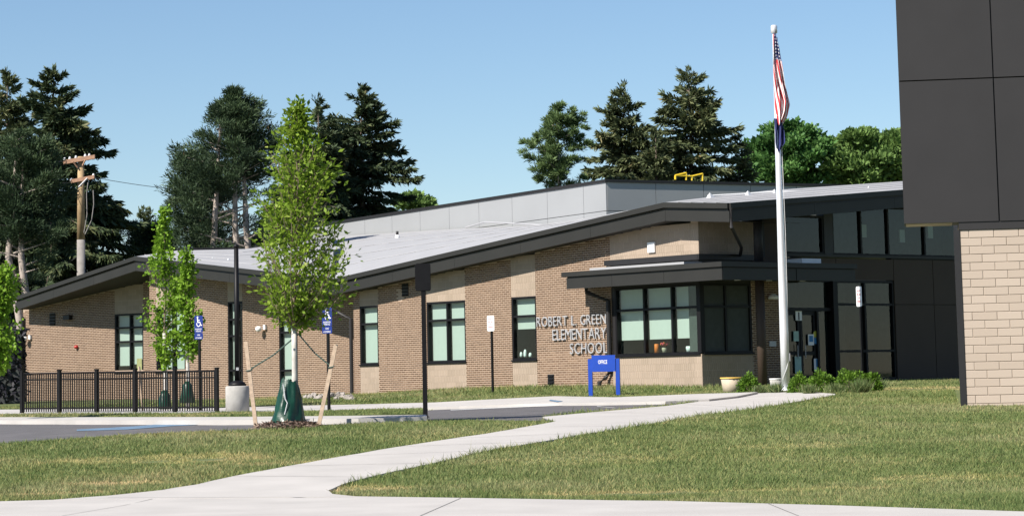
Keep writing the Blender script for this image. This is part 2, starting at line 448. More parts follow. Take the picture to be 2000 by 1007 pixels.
mat('joint_grey', (.20, .19, .18), .95)  # darker grey of the control joints cut across the concrete
def joint(p, q, off, w=.008):
    p, q = np.array(p[:2]), np.array(q[:2]); d = (q-p)/np.linalg.norm(q-p); n = np.array([-d[1], d[0]])*w
    P_ = [p + (q-p)*k/12 for k in range(13)]; vs = []
    for c in P_:
        for sg in (-1, 1): xx = c + n*sg; vs.append((xx[0], xx[1], zt(xx[0], xx[1]) + off))
    return MB().add(vs, [(2*k, 2*k+2, 2*k+3, 2*k+1) for k in range(12)])
wk = bpy.data.objects['walkway']; fpv = bpy.data.objects['front_pavement']
for L_, R_ in (((455,929),(720,931)),((560,910),(845,904)),((665,891),(950,879)),((775,872),(1055,862)),((880,856),(1160,844)),((1020,834),(1240,831)),((1160,804),(1360,811)),((1330,788),(1470,797))):
    joint(G(*L_, .035), G(*R_, .035), .039).build('control_joint', 'joint_grey', wk)
for u0, v0, u1, v1 in ((300,972,120,1007),(900,971,820,1007),(1500,982,1560,1007)):
    joint(G(u0, v0+1, .03), G(u1, v1, .03), .034, .006).build('control_joint', 'joint_grey', fpv)
joint(G(210, 970.5, .04), G(690, 969, .04), .0395, .006).build('control_joint', 'joint_grey', fpv)

# ------------------------------------------------------------------ the school: local frame x along the front, y into the building
vp = ray(-3200, hz(-3200)); Ud = np.array([vp[0], vp[1], 0]); Ud /= np.linalg.norm(Ud)
AX = -Ud; BX = np.array([-AX[1], AX[0], 0])
F0 = atY(900, 700, 83.0); OO = np.array([F0[0], F0[1], 1.0])
school = empty('school_building', tuple(OO), math.atan2(AX[1], AX[0]), 'long low brown brick school with folded dark roof edge and entrance canopy', 'building')
class Fr:      # a wall plane of the school: along, inward, up
    def __init__(s, ox, oy, ang): s.o = (ox, oy); s.c, s.s = math.cos(ang), math.sin(ang); s.ang = ang
    def __call__(s, x, d, z): return (s.o[0] + x*s.c - d*s.s, s.o[1] + x*s.s + d*s.c, z)
    def px(s, u, v, d=0.0):
        o = OO + AX*s.o[0] + BX*s.o[1]; al = AX*s.c + BX*s.s; inw = -AX*s.s + BX*s.c
        dr = ray(u, v); t = ((o + inw*d - C0) @ inw) / (dr @ inw); P = C0 + dr*t - o
        return float(P @ al), float(P[2])
def l2w(x, y, z): return OO + AX*x + BX*y + np.array([0, 0, z])
MAIN = Fr(0, 0, 0)
SIDE = Fr(11.15, 0, math.pi/2)
angB = math.atan2(1.3, 13.0); FB = Fr(-18.85, 0.0, angB)
angA = math.atan2(1.7, 8.2); FA = Fr(-28.45, -0.05, angA)
def fas_bot(s):
    return float(np.interp(s, [-40, -28.1, -18.85, -6.1, 10.42, 13.06], [2.2, 3.66, 4.84, 3.44, 4.95, 4.76]))
ZB = -0.35
brick_v, brick_f, brick_t = [], [], []
single = []
BH, BL, JT = .0677, .2032, .026
def brick_region(fr, s0, s1, z0, top, backing='mortar', holes=(), keep=None):
    k0 = int(math.floor(z0 / BH)); k = k0
    zmax = max(top(fr(s0, 0, 0)[0]), top(fr((s0+s1)/2, 0, 0)[0]), top(fr(s1, 0, 0)[0]))
    while k * BH < zmax:
        za, zb = k*BH + JT/2, (k+1)*BH - JT/2
        off = (k % 2) * BL / 2
        i = math.floor((s0 - off) / BL) - 1
        while True:
            a = i*BL + off; b_ = a + BL - .02; i += 1
            if a > s1: break
            a2, b2 = max(a, s0), min(b_, s1)
            if b2 - a2 < .03: continue
            xm = fr((a2+b2)/2, 0, 0)[0]
            if zb > top(xm) + .04 or any(h[0] < (a2+b2)/2 < h[1] and h[2] < za+.02 < h[3] for h in holes): continue
            if keep and keep(a2, b2, za, zb, a, b_): single.append((fr, a2, za)); continue
            o = len(brick_v); pr = -.004 - random.random()*.002
            brick_v.extend([fr(a2,pr,za), fr(b2,pr,za), fr(b2,pr,zb), fr(a2,pr,zb), fr(a2,.01,za), fr(b2,.01,za), fr(b2,.01,zb), fr(a2,.01,zb)])
            brick_f.extend([(o,o+1,o+2,o+3),(o+3,o+2,o+6,o+7),(o+1,o,o+4,o+5),(o,o+3,o+7,o+4),(o+2,o+1,o+5,o+6)])
            brick_t.extend([min(1, max(0, random.gauss(.5, .22)))] * 5)
        k += 1
    w = MB(fr); ta, tb = top(fr(s0, 0, 0)[0]) + .1, top(fr(s1, 0, 0)[0]) + .1
    mid = []
    kx = [x for x in (-18.85, 10.42) if fr(s0, 0, 0)[0] < x < fr(s1, 0, 0)[0]]
    w.hexa([(s0,0,z0),(s1,0,z0),(s1,.3,z0),(s0,.3,z0)], [(s0,0,ta),(s1,0,tb),(s1,.3,tb),(s0,.3,ta)])
    return w.build('wall', backing, school)
def rib_block(w, h):
    """scored block: five ribs with grooves between"""
    n = max(2, round(w / .081)); p = w / n; mb = MB(); prof = [(0, .012)]
    for i in range(n): prof += [(i*p + .006, -.003), ((i+1)*p - .006, -.003), ((i+1)*p if i < n-1 else w, .006 if i < n-1 else .012)]
    vs, fs = [], []
    for x, d in prof: vs += [(x, d, 0), (x, d, h)]
    for i in range(len(prof)-1): fs.append((2*i, 2*i+2, 2*i+3, 2*i+1))
    fs.append(tuple(2*i+1 for i in range(len(prof)))); fs.append(tuple(2*i for i in range(len(prof)))[::-1])
    mb.add(vs, fs); me = bpy.data.meshes.new('block'); me.from_pydata(mb.v, [], mb.f); me.update(); me.materials.append(MATS['block'])
    return me
BLOCKS = {}
def block_region(fr, s0, s1, z0, z1, top=None):
    zt1 = (lambda s: z1) if top is None else (lambda s: min(z1, top(s)))
    w = MB(fr); ta, tb = zt1(fr(s0,0,0)[0]), zt1(fr(s1,0,0)[0])
    w.hexa([(s0,.004,z0),(s1,.004,z0),(s1,.3,z0),(s0,.3,z0)], [(s0,.004,ta),(s1,.004,tb),(s1,.3,tb),(s0,.3,ta)])
    wall = w.build('block_wall', 'block_joint', school)
    H, W = .203, .406; k = math.floor(z0 / H)
    while k*H < max(ta, tb):
        za, zb = max(k*H, z0) + .004, min((k+1)*H, max(ta, tb)) - .004; a = s0
        first = True
        while a < s1 - .02:
            wd = W/2 if (first and k % 2) else W; first = False
            b_ = min(a + wd, s1)
            if s1 - b_ < .06: b_ = s1
            zz = min(zb, zt1(fr((a+b_)/2, 0, 0)[0]) + .05)
            if zz - za > .03 and b_ - a > .05:
                key = (round(b_-a-.008, 3), round(zz-za, 2))
                if key not in BLOCKS: BLOCKS[key] = rib_block(*key)
                o = bpy.data.objects.new('block', BLOCKS[key]); COL.objects.link(o); o.parent = wall
                o.location = fr(a+.004, 0, za); o.rotation_euler = (0, 0, fr.ang)
            a = b_
        k += 1
    return wall
def window(fr, s0, s1, z0, z1, vs=(), hs=(), blind=None, fw=.07, label=None, dep=.06, room=1.6, split=None):
    """framed window; vs / hs are mullion positions; blind(col) gives the lower edges of the roller blind"""
    we = empty('window', parent=school)
    if label: we['label'] = label
    f = MB(fr)
    f.box(s0, s0+fw, dep-.05, dep+.1, z0, z1).box(s1-fw, s1, dep-.05, dep+.1, z0, z1)
    f.box(s0+fw, s1-fw, dep-.05, dep+.1, z0, z0+fw).box(s0+fw, s1-fw, dep-.05, dep+.1, z1-fw, z1)
    f.build('frame', 'black_metal', we)
    MB(fr).box(s0-.02, s1+.02, -.05, dep-.052, z0-.035, z0+.02).build('sill', 'black_metal', we)
    xs = [s0+fw] + list(vs) + [s1-fw]; zs = [z0+fw] + list(hs) + [z1-fw]; mw = .035
    for x in vs: MB(fr).box(x-mw, x+mw, dep-.047, dep+.09, z0+fw, z1-fw).build('mullion', 'black_metal', we)
    for i in range(len(xs)-1):
        a = xs[i] + (mw if i else 0); b_ = xs[i+1] - (mw if i < len(xs)-2 else 0)
        for z in hs: MB(fr).box(a, b_, dep-.043, dep+.085, z-mw, z+mw).build('transom', 'black_metal', we)
        for j in range(len(zs)-1):
            za = zs[j] + (mw if j else 0); zb = zs[j+1] - (mw if j < len(zs)-2 else 0)
            MB(fr).add([(a,dep+.02,za),(b_,dep+.02,za),(b_,dep+.02,zb),(a,dep+.02,zb)], [(0,1,2,3)]).build('pane', 'glass', we)
        if blind is not None:
            zl = blind[i] if isinstance(blind, (list, tuple)) else blind
            if zl is not None:
                MB(fr).box(a+.01, b_-.01, dep+.13, dep+.135, zl, z1-fw).build('blind', 'blind', we)
    # the dark room behind the glass
    r = MB(fr); y0, y1 = dep+.101, dep+room; m_ = .02
    r.add([(s0+m_,y0,z0),(s1-m_,y0,z0),(s1-m_,y1,z0),(s0+m_,y1,z0),(s0+m_,y0,z1),(s1-m_,y0,z1),(s1-m_,y1,z1),(s0+m_,y1,z1)],
          [(0,1,2,3),(4,7,6,5),(1,5,6,2),(2,6,7,3),(3,7,4,0)])
    r.build('room', 'interior_wall', we)
    return we

def ztop_main(s): return fas_bot(s) - .02
# main front, left to right
brick_region(MAIN, -5.80, -5.45, ZB, ztop_main)
WZ0, WZ1 = 1.05, 3.03
for a, b_ in ((-5.45, -4.40), (-1.75, .28), (2.60, 3.80)):
    block_region(MAIN, a, b_, ZB, WZ0); block_region(MAIN, a, b_, WZ1, 9, ztop_main)
window(MAIN, -5.45, -4.40, WZ0, WZ1, hs=[2.42], blind=1.10, label='narrow window with its pale blind fully down')
window(MAIN, -1.75, .28, WZ0, WZ1, vs=[-.70], hs=[2.42], blind=1.10, label='wide four pane window with both pale blinds fully down')
wE = window(MAIN, 2.60, 3.80, WZ0, WZ1, hs=[2.42], blind=2.02, label='narrow window with its blind halfway down and jars on the sill')
brick_region(MAIN, -4.40, -1.75, ZB, ztop_main, holes=[(-3.30, -2.98, 3.12, 3.5)])
brick_region(MAIN, .28, 2.60, ZB, ztop_main)
cnt = [0]
def keep300(a2, b2, za, zb, a, b_):
    if b2 - a2 > BL - .02 and 0.08 < za < 1.6 and cnt[0] < 296: cnt[0] += 1; return True
    return False
brick_region(MAIN, 3.80, 7.30, ZB, ztop_main, keep=keep300)
BAYZ0, BAYZ1 = 1.08, 3.12
block_region(MAIN, 7.30, 11.15, ZB, BAYZ0)
block_region(MAIN, 7.30, 11.15, 3.86, 9, ztop_main)
MB(MAIN).box(7.30, 11.15, .02, .3, BAYZ1, 3.86).build('header_panel', 'bronze_dark', school)
MB(MAIN).box(7.30, 7.45, .02, .3, BAYZ0, BAYZ1).build('window_jamb', 'bronze_dark', school)
wbay = window(MAIN, 7.45, 11.10, BAYZ0, BAYZ1, vs=[8.72, 9.92], hs=[2.44], blind=[1.55, 1.55, 1.55], label='large six pane corner window with blinds partly down', room=2.4)
# right side of the main block (in shade), around the corner
block_region(SIDE, 0.0, 2.20, ZB, BAYZ0)
def ztop_side(s): return 4.9
w_ = block_region(SIDE, 0.0, 2.60, 3.86, 4.95)
window(SIDE, .10, 2.10, BAYZ0, BAYZ1, vs=[1.05], hs=[2.44], label='dark two column window on the shaded corner side', room=.55)
MB(SIDE).box(0, 2.2, .02, .3, BAYZ1, 3.86).build('header_panel', 'bronze_dark', school)
MB(MAIN).box(11.0, 11.155, -.012, .16, BAYZ0+.03, BAYZ1).build('corner_post', 'black_metal', school)
brick_region(SIDE, 2.10, 3.50, ZB, lambda s: 3.3)
MB(SIDE).box(2.10, 3.5, .02, .3, 3.4, 5.2).build('header_panel', 'cladding', school)
# entrance doors
dz = .15
door_frame = MB(SIDE)
door_frame.box(3.5, 3.6, .1, .3, dz, 3.3).box(5.62, 5.76, .0, .3, dz, 3.3).box(3.6, 5.62, .1, .28, 2.32, 2.42).box(3.6, 5.62, .1, .28, 3.2, 3.3)
door_frame.box(4.97, 5.05, .1, .28, dz, 2.32)
door_frame.build('door_frame', 'black_metal', school)
MB(SIDE).add([(3.6,.2,2.42),(5.62,.2,2.42),(5.62,.2,3.2),(3.6,.2,3.2)], [(0,1,2,3)]).build('transom_pane', 'glass', school)
for a, b_ in ((3.6, 4.28), (4.29, 4.97)):
    d = MB(SIDE).box(a+.01, a+.1, .16, .24, dz, 2.31).box(b_-.1, b_-.01, .16, .24, dz, 2.31).box(a+.1, b_-.1, .16, .24, dz, dz+.25).box(a+.1, b_-.1, .16, .24, 1.0, 1.12).box(a+.1, b_-.1, .16, .24, 2.2, 2.31).build('door', 'black_metal', school)
    for za, zb in ((dz+.25, 1.0), (1.12, 2.2)):
        MB(SIDE).add([(a+.1,.2,za),(b_-.1,.2,za),(b_-.1,.2,zb),(a+.1,.2,zb)], [(0,1,2,3)]).build('pane', 'glass', d)
    MB(SIDE).tube([(b_-.16 if a < 4 else a+.16, .12, .9), (b_-.16 if a < 4 else a+.16, .12, 1.3)], .015, 8).build('handle', 'letter_metal', d)
MB(SIDE).add([(5.05,.2,dz),(5.62,.2,dz),(5.62,.2,2.32),(5.05,.2,2.32)], [(0,1,2,3)]).build('side_pane', 'glass', school)
MB(SIDE).box(3.5, 5.76, 1.6, 1.7, 0, 3.9).build('lobby_wall', 'interior', school)
# notices on the doors
def notice(s, z, w, h, m, name='notice', d=.155):
    return MB(SIDE).box(s-w/2, s+w/2, d-.006, d, z-h/2, z+h/2).build(name, m, school)
n1 = notice(*SIDE.px(1560, 616, .15), .27, .29, 'sign_white', 'door_number')
tn, _ = text_obj('1', .22, .004, 'sign_text_black', school, SIDE(SIDE.px(1560, 616, .15)[0], .145, SIDE.px(1560, 622, .15)[1] - .03), name='numeral', bold=.03)
tn.rotation_euler = (0, 0, math.pi/2)
notice(*SIDE.px(1555, 656, .15), .22, .30, 'paper_green'); notice(*SIDE.px(1559, 712, .15), .28, .50, 'paper_green')
nb = notice(*SIDE.px(1584, 663, .15), .25, .33, 'sign_white'); notice(*SIDE.px(1584, 661, .15), .16, .18, 'paper_blue', d=.147)
notice(*SIDE.px(1595, 712, .15), .22, .38, 'sign_white'); notice(*SIDE.px(1596, 708, .15), .10, .24, 'paper_blue', d=.147)
for v, m_ in ((653, 'paper_yellow'), (664, 'paper_blue')):
    s_, z_ = SIDE.px(1593, v, .15)
    MB(SIDE).add([(s_ + .11*math.cos(t), .15, z_ + .11*math.sin(t)) for t in np.linspace(0, 2*math.pi, 16, False)], [tuple(range(16))]).build('round_notice', m_, school)
# storefront glazing and dark panels further back
window(SIDE, 5.76, 8.36, .22, 3.25, vs=[7.05], hs=[1.10, 2.52], label='tall dark storefront glazing right of the entrance doors', room=2.0)
def panel(fr, s0, s1, z0, z1, m, d0=-.02, gap=.012, parent=None, name='panel'):
    return MB(fr).box(s0+gap, s1-gap, d0, .05, z0+gap, z1-gap).build(name, m, parent or school)
MB(SIDE).box(8.36, 13.5, .06, .3, ZB, 3.95).build('panel_backing', 'bronze_dark', school)
for a, b_ in ((8.36, 10.2), (10.2, 11.95), (11.95, 13.5)):
    panel(SIDE, a, b_, ZB, 2.52, 'cladding'); panel(SIDE, a, b_, 2.52, 3.92, 'cladding')
panel(SIDE, 5.76, 8.36, 3.26, 3.92, 'cladding'); panel(SIDE, 3.5, 5.76, 3.32, 3.92, 'cladding')
MB(SIDE).box(3.5, 13.5, -.06, .3, 3.95, 4.02).build('ledge', 'bronze', school)
def rfas(y): return float(np.interp(y, [-.6, 13], [4.76, 5.74]))      # underside of the right eave
window(SIDE, 3.6, 5.30, 4.02, 5.2, label='dark clerestory pane above the canopy', room=1.8)
MB(SIDE).box(5.30, 5.68, -.01, .3, 4.02, 5.3).build('clerestory_pier', 'bronze_dark', school)
window(SIDE, 5.68, 13.4, 4.02, 5.55, vs=[6.98, 8.22, 9.92, 11.6], label='row of clerestory panes under the right eave', room=2.2, fw=.06)
for u, v in ((1685, 448), (1760, 458), (1815, 450)):
    s_, z_ = SIDE.px(u, v, 1.2); MB(SIDE).box(s_-.12, s_+.12, 1.15, 1.2, z_-.25, z_+.15).build('interior_lamp', 'blind', school)
# round columns carrying canopy and eave
cs, cz = Fr(12.35, 0, math.pi/2).px(1490, 757)
colm = MB().lathe([(.135, .0), (.135, 3.15)], 20, (12.35, cs)).build('column', 'cladding', school, True)
MB().lathe([(.135, 3.7), (.135, 5.0)], 20, (12.35, cs)).build('column', 'bronze_panel', school, True)
MB(SIDE).box(2.35, 2.7, -.03, .02, 3.9, 5.0).build('pilaster', 'bronze_panel', school)

# recessed left wing walls (each turned a little behind the straight roof edge)
def tb(s): return fas_bot(s) - .02
LB = FB.px(692, 650)[0]
def bx(u): return FB.px(u, 650)[0]
b305, b362 = bx(305), bx(362); b445, b473 = bx(445), bx(474); b545, b580 = bx(545), bx(581)
zB0 = FB.px(362, 725)[1]; zB1 = FB.px(362, 597)[1]
brick_region(FB, 0, b305, ZB, tb); brick_region(FB, b362, b445, ZB, tb); brick_region(FB, b473, b545, ZB, tb); brick_region(FB, b580, LB, ZB, tb)
brick_region(FB, b305, b362, ZB, lambda s: zB0 - .02)
block_region(FB, b305, b362, zB1, 9, tb); block_region(FB, b445, b473, 3.50, 9, tb); block_region(FB, b545, b580, 2.95, 9, tb)
window(FB, b305, b362, zB0, zB1, vs=[(b305+b362)/2+.1], hs=[1.75, 2.45], blind=zB0+.1, label='wide window behind the two staked young trees')
window(FB, b445, b473, .30, 3.50, vs=[(b445+b473)/2+.1], hs=[1.0, 2.25, 2.85], blind=.5, label='tall slim window behind the black light pole')
window(FB, b545, b580, .12, 2.95, hs=[.95, 2.3], blind=[.4], label='tall slim window behind the staked tree trunk')
brick_region(FB, b445, b473, ZB, lambda s: .24); brick_region(FB, b545, b580, ZB, lambda s: .06)
def ax_(u, v=650): return FA.px(u, v)[0]
aL, aw0, aw1, aE = 0.0, ax_(224), ax_(280), ax_(293)
zA0, zA1 = FA.px(250, 726)[1], FA.px(250, 612)[1]
brick_region(FA, aL, aw0, ZB, tb); brick_region(FA, aw1, aE, ZB, tb); brick_region(FA, aw0, aw1, ZB, lambda s: zA0 - .03)
block_region(FA, aw0, aw1, zA1, 9, tb)
mA = (aw0+aw1)/2 + .05; wh = zA1 - zA0
wA = window(FA, aw0, aw1, zA0, zA1, vs=[mA], hs=[zA0 + wh*.52, zA0 + wh*.76], blind=[zA0+.25, zA0+.3], label='two column window under the deep left eave')
s_, z_ = FA.px(267, 712); MB(FA).box(s_-.14, s_+.14, .14, .15, z_-.25, z_+.25).build('paper', 'notice_tan', wA)
# end wall at the far left, hidden side
MB().box(-28.7, -28.46, .35, 16, ZB, 3.7).build('end_wall', 'mortar', school)
me_b = np_mesh('brickwork', np.array(brick_v), np.array(brick_f), 'brick', school, np.array(brick_t)); me_b['kind'] = 'stuff'
sb = MB().add([(0,-.005,0),(BL-.02,-.005,0),(BL-.02,-.005,BH-JT),(0,-.005,BH-JT),(0,.01,0),(BL-.02,.01,0),(BL-.02,.01,BH-JT),(0,.01,BH-JT)],
              [(0,1,2,3),(3,2,6,7),(1,0,4,5),(0,3,7,4),(2,1,5,6)])
sbm = bpy.data.meshes.new('brick'); sbm.from_pydata(sb.v, [], sb.f); sbm.materials.append(MATS['brick_single'])
wallparent = [o for o in school.children if o.name.startswith('wall')]
wp5 = wallparent[3]
for fr, a2, za in single:
    o = bpy.data.objects.new('brick', sbm); COL.objects.link(o); o.parent = wp5; o.location = fr(a2, 0, za)

# roof edge: coping, shadow gap and fascia along the folded front
def fascia_run(pts, y, thick, outer, name='fascia', m='bronze', joints=3.2):
    for (s0, z0), (s1, z1) in zip(pts[:-1], pts[1:]):
        n = max(1, round((s1 - s0) / joints))
        for i in range(n):
            a, b_ = s0 + (s1-s0)*i/n, s0 + (s1-s0)*(i+1)/n; za, zb = z0 + (z1-z0)*i/n, z0 + (z1-z0)*(i+1)/n
            g = .004
            MB(outer).hexa([(a+g,y,za),(b_-g,y,zb),(b_-g,y+thick,zb),(a+g,y+thick,za)], [(a+g,y,za+.31),(b_-g,y,zb+.31),(b_-g,y+thick,zb+.31),(a+g,y+thick,za+.31)]).build(name, m, school)
    for (s0, z0), (s1, z1) in zip(pts[:-1], pts[1:]):
        MB(outer).hexa([(s0,y+.05,z0+.31),(s1,y+.05,z1+.31),(s1,y+thick,z1+.31),(s0,y+thick,z0+.31)], [(s0,y+.05,z0+.40),(s1,y+.05,z1+.40),(s1,y+thick,z1+.40),(s0,y+thick,z0+.40)]).build('shadow_gap', 'bronze_dark', school)
        MB(outer).hexa([(s0,y-.07,z0+.385),(s1,y-.07,z1+.385),(s1,y+thick,z1+.385),(s0,y+thick,z0+.385)], [(s0,y-.07,z0+.535),(s1,y-.07,z1+.535),(s1,y+thick,z1+.535),(s0,y+thick,z0+.535)]).build('coping', 'bronze', school)
YF = -.6
front = [(-28.1, fas_bot(-28.1)), (-18.85, fas_bot(-18.85)), (-6.1, fas_bot(-6.1)), (10.42, fas_bot(10.42)), (13.06, fas_bot(13.06))]
fascia_run(front[:2], YF, .12, MAIN); fascia_run(front[1:3], YF, .12, MAIN); fascia_run(front[2:4], YF, .12, MAIN); fascia_run(front[3:], YF, .12, MAIN)
RS = Fr(13.06, YF, math.pi/2)       # right eave: along y, outward +x
fascia_run([(.005, fas_bot(13.06)), (14.0, fas_bot(13.06) + .082*14)], 0.0, .12, RS)
for a, b_, in ((0,1),(1,2),(2,3),(3,4)):
    (s0, z0), (s1, z1) = front[a], front[b_]
    MB().add([(s0,YF+.05,z0+.03),(s1,YF+.05,z1+.03),(s1,3.0,z1+.03),(s0,3.0,z0+.03)], [(0,3,2,1)]).build('soffit', 'soffit', school)
MB().add([(11.0,YF+.1,4.92),(13.0,YF+.1,4.79),(13.0,13.4,5.92),(11.0,13.4,6.05)], [(0,3,2,1)]).build('soffit', 'soffit', school)
# white roof membrane, falling to the valley and rising towards the taller block behind
GC = atY(1183, 350, 105.0); vl = ray(-1710, hz(-1710)); gl_ = np.array([vl[0], vl[1], 0]); gl_ /= np.linalg.norm(gl_)
gr_ = np.array([gl_[1], -gl_[0], 0]);  gr_ = gr_ if gr_[0] > 0 else -gr_
def gpl(u, v, off=0.0):         # point of the grey block's left face (world), off in front of it
    nrm = np.array([gl_[1], -gl_[0], 0]); nrm = -nrm if nrm[1] > 0 else nrm
    o = GC + nrm*off; d = ray(u, v); t = ((o - C0) @ nrm) / (d @ nrm); return C0 + d*t
def w2l(P): d = np.asarray(P) - OO; return (float(d @ AX), float(d @ BX), float(d[2]))
def roof_patch(front_pts, back_pts, n=10, name='roof'):
    f_ = np.array(front_pts); b_ = np.array(back_pts)
    def along(A_, t):
        k = np.linspace(0, 1, len(A_)); return np.array([np.interp(t, k, A_[:, i]) for i in range(3)])
    vs, fs = [], []; M_ = 4
    for i in range(n+1):
        p, q = along(f_, i/n), along(b_, i/n)
        for j in range(M_+1): vs.append(tuple(p + (q-p)*j/M_))
    for i in range(n):
        for j in range(M_): a = i*(M_+1)+j; fs.append((a, a+M_+1, a+M_+2, a+1))
    ro = MB().add(vs, fs).build(name, 'roof_white', school)
    for j in (.2, .4, .6, .8):
        MB().tube([tuple(along(f_, i/8) + (along(b_, i/8)-along(f_, i/8))*j + np.array([0, 0, .004])) for i in range(9)], .016, 4).build('roof_seam', 'roof_white', ro)
    return ro
def ft(s): return (s, YF+.02, fas_bot(s) + .545)
roof_patch([ft(-6.1), ft(2), ft(10.42)], [w2l(gpl(u, v, .15)) for u, v in ((650,462),(905,446),(1150,436))])
roof_patch([ft(-18.85), ft(-12.5), ft(-6.1)], [w2l(atY(u, v, Y)) for u, v, Y in ((345,489,103),(480,486,104),(650,462,112))])
hump = [w2l(atY(u, v, Y)) for u, v, Y in ((370,503,101),(400,494,101.5),(455,497,101.0))]
rr_b = [Fr(10.6, 0, math.pi/2).px(u, v) for u, v in ((1310,390),(1500,372),(1790,352))]
roof_patch([(13.04, YF+.02, fas_bot(13.06)+.545), (13.04, 6, fas_bot(13.06)+.545+.082*6.6), (13.04, 13.4, fas_bot(13.06)+.545+.082*14)],
           [(10.42, YF+.02, fas_bot(10.42)+.545)] + [(10.6, s, z) for s, z in rr_b[1:]])
# far dark edge of the left roof
pa, pb = w2l(atY(347, 487, 103.3)), w2l(atY(462, 485, 104.3))
MB().tube([pa, pb], .05, 6).build('roof_edge', 'bronze_dark', school)
MB().tube([w2l(gpl(910, 444, .3)), w2l(gpl(947, 433.5, .3)), w2l(gpl(1085, 440.5, .3))], .035, 6).build('roof_flashing', 'letter_metal', school)
# snow guards, roof pipe
for u, v, Y in ((382,505,98.5),(412,507,97.5),(443,509,96.5),(1382,383,75.5),(1456,379,76),(1508,376,76.6),(1614,377,77.5),(1692,370,78.3)):
    x, y, z = w2l(atY(u, v, Y)); MB().add([(x-.12,y,z-.1),(x+.12,y,z-.1),(x+.1,y,z+.1),(x-.12,y+.3,z-.1),(x+.12,y+.3,z-.1)], [(0,1,2),(0,3,4,1),(1,4,2),(0,2,3),(2,4,3)]).build('snow_guard', 'white_paint', school)
for g0, g1 in (((1382,382,75.5),(1508,375,76.6)), ((1508,375,76.6),(1692,369,78.3)), ((1692,369,78.3),(1765,365,79.0))):
    MB().tube([w2l(atY(*g0)), w2l(atY(*g1))], .02, 5).build('snow_rod', 'white_paint', school)
pp = w2l(gpl(776, 462, 4.0))
pv = MB().lathe([(.13, -.3), (.10, .0), (.075, .08)], 12, pp[:2]); pv.v = [(x, y, z + pp[2]) for x, y, z in pv.v]; pvo = pv.build('roof_pipe', 'white_paint', school, True)
pv = MB().lathe([(.06, .06), (.06, .24)], 12, pp[:2]); pv.v = [(x, y, z + pp[2]) for x, y, z in pv.v]; pv.build('pipe_cap', 'bronze_dark', pvo, True)
# downspouts
def spout(pts, r=.055):
    return MB().tube(pts, r, 8).build('downspout', 'bronze_panel', school)
spout([(-6.55, -.48, 3.7), (-6.55, -.48, 3.05), (-6.35, -.25, 2.85), (-5.86, -.07, 2.62), (-5.86, -.07, ZB)], .065)
sp_s = MAIN.px(1190, 600)[0]
spout([(6.75, -.5, 3.2), (6.75, -.5, 3.02), (7.25, -.08, 2.75), (7.25, -.08, .62), (7.12, -.14, .45), (6.95, -.24, .32), (6.95, -.24, .0)], .07)
MB().tube([(-28.35, -.13, 3.4), (-28.35, -.13, ZB)], .06, 8).build('downspout', 'bronze_dark', school)
ds0, dz0 = RS.px(1428, 405); 
spout([RS(.02, -.05, dz0), RS(.02, -.05, 4.62), (12.3, .6, 4.1), (11.25, 1.6, 3.95)], .05)

# entrance canopy wrapping the corner
CF, CSd = -.9, 1.85
cx0 = 6.3; cx1 = 11.15 + CSd; cz0, cz1 = 3.13, 3.50
MB().box(cx0+.02, cx1-.03, CF+.03, .05, cz0+.06, cz1+.04).box(11.15, cx1-.03, .05, 4.6, cz0+.06, cz1+.04).build('canopy', 'soffit', school)
for a, b_ in ((cx0, 8.35), (8.35, 10.6), (10.6, cx1)): MB().box(a+.005, b_-.005, CF, CF+.028, cz0, cz1-.03).build('canopy_fascia', 'bronze', school)
for a, b_ in ((CF, 2.1), (2.1, 4.62)): MB().box(cx1-.028, cx1, a+.03, b_-.005, cz0, cz1-.03).build('canopy_fascia', 'bronze', school)
MB().box(cx0-.16, cx1+.05, CF-.06, .0, cz1, cz1+.14).box(11.15, cx1+.05, .0, 4.65, cz1, cz1+.14).build('canopy_coping', 'bronze', school)
MB().box(7.2, 11.3, -.75, -.02, cz1+.14, cz1+.22).build('canopy_roof', 'roof_white', school)
MB().box(7.12, 11.2, -.09, -.015, 3.80, 3.96).box(11.152, 11.24, -.09, 2.3, 3.80, 3.96).build('ledge', 'bronze_dark', school)
for x, y in ((10.0, -.45), (12.1, .6), (12.1, 1.9), (12.1, 3.3)):
    MB().lathe([(.09, cz0+.03), (.09, cz0+.062)], 12, (x, y)).build('downlight', 'white_paint', school)
s_, z_ = Fr(13.0, 0, math.pi/2).px(1632, 505); MB().box(11.6, 12.6, s_-1.0, s_-.2, cz1+.14, cz1+.3).build('roof_box', 'white_paint', school)
# raised lettering on the brick
def word_line(txt, s_right, z, h, width):
    gaps = []; objs = []
    for ch in txt:
        if ch == ' ': gaps.append(('sp', .08)); continue
        o, w = text_obj(ch, h, .04, 'letter_metal', school, (0, 0, 0), name='letter', center=False, bold=-.008)
        o.scale = (.86, 1, 1); gaps.append((o, w*.86))
    tot = sum(g[1] for g in gaps); gp = (width - tot) / (len(gaps) - 1); x = s_right - width
    for o, w in gaps:
        if o != 'sp': o.location = (x, -.05, z); o['label'] = 'raised silver letter on the brick wall'
        x += w + gp
z1_ = MAIN.px(1118, 635)[1]; z2_ = MAIN.px(1133, 662.5)[1]; z3_ = MAIN.px(1150, 690)[1]
sR = MAIN.px(1187, 650)[0]
word_line('ROBERT L. GREEN', sR, z1_, .31, sR - MAIN.px(1051, 625)[0])
word_line('ELEMENTARY', sR, z2_, .34, sR - MAIN.px(1082, 652)[0])
word_line('SCHOOL', sR + .02, z3_, .335, sR + .02 - MAIN.px(1116, 678)[0])
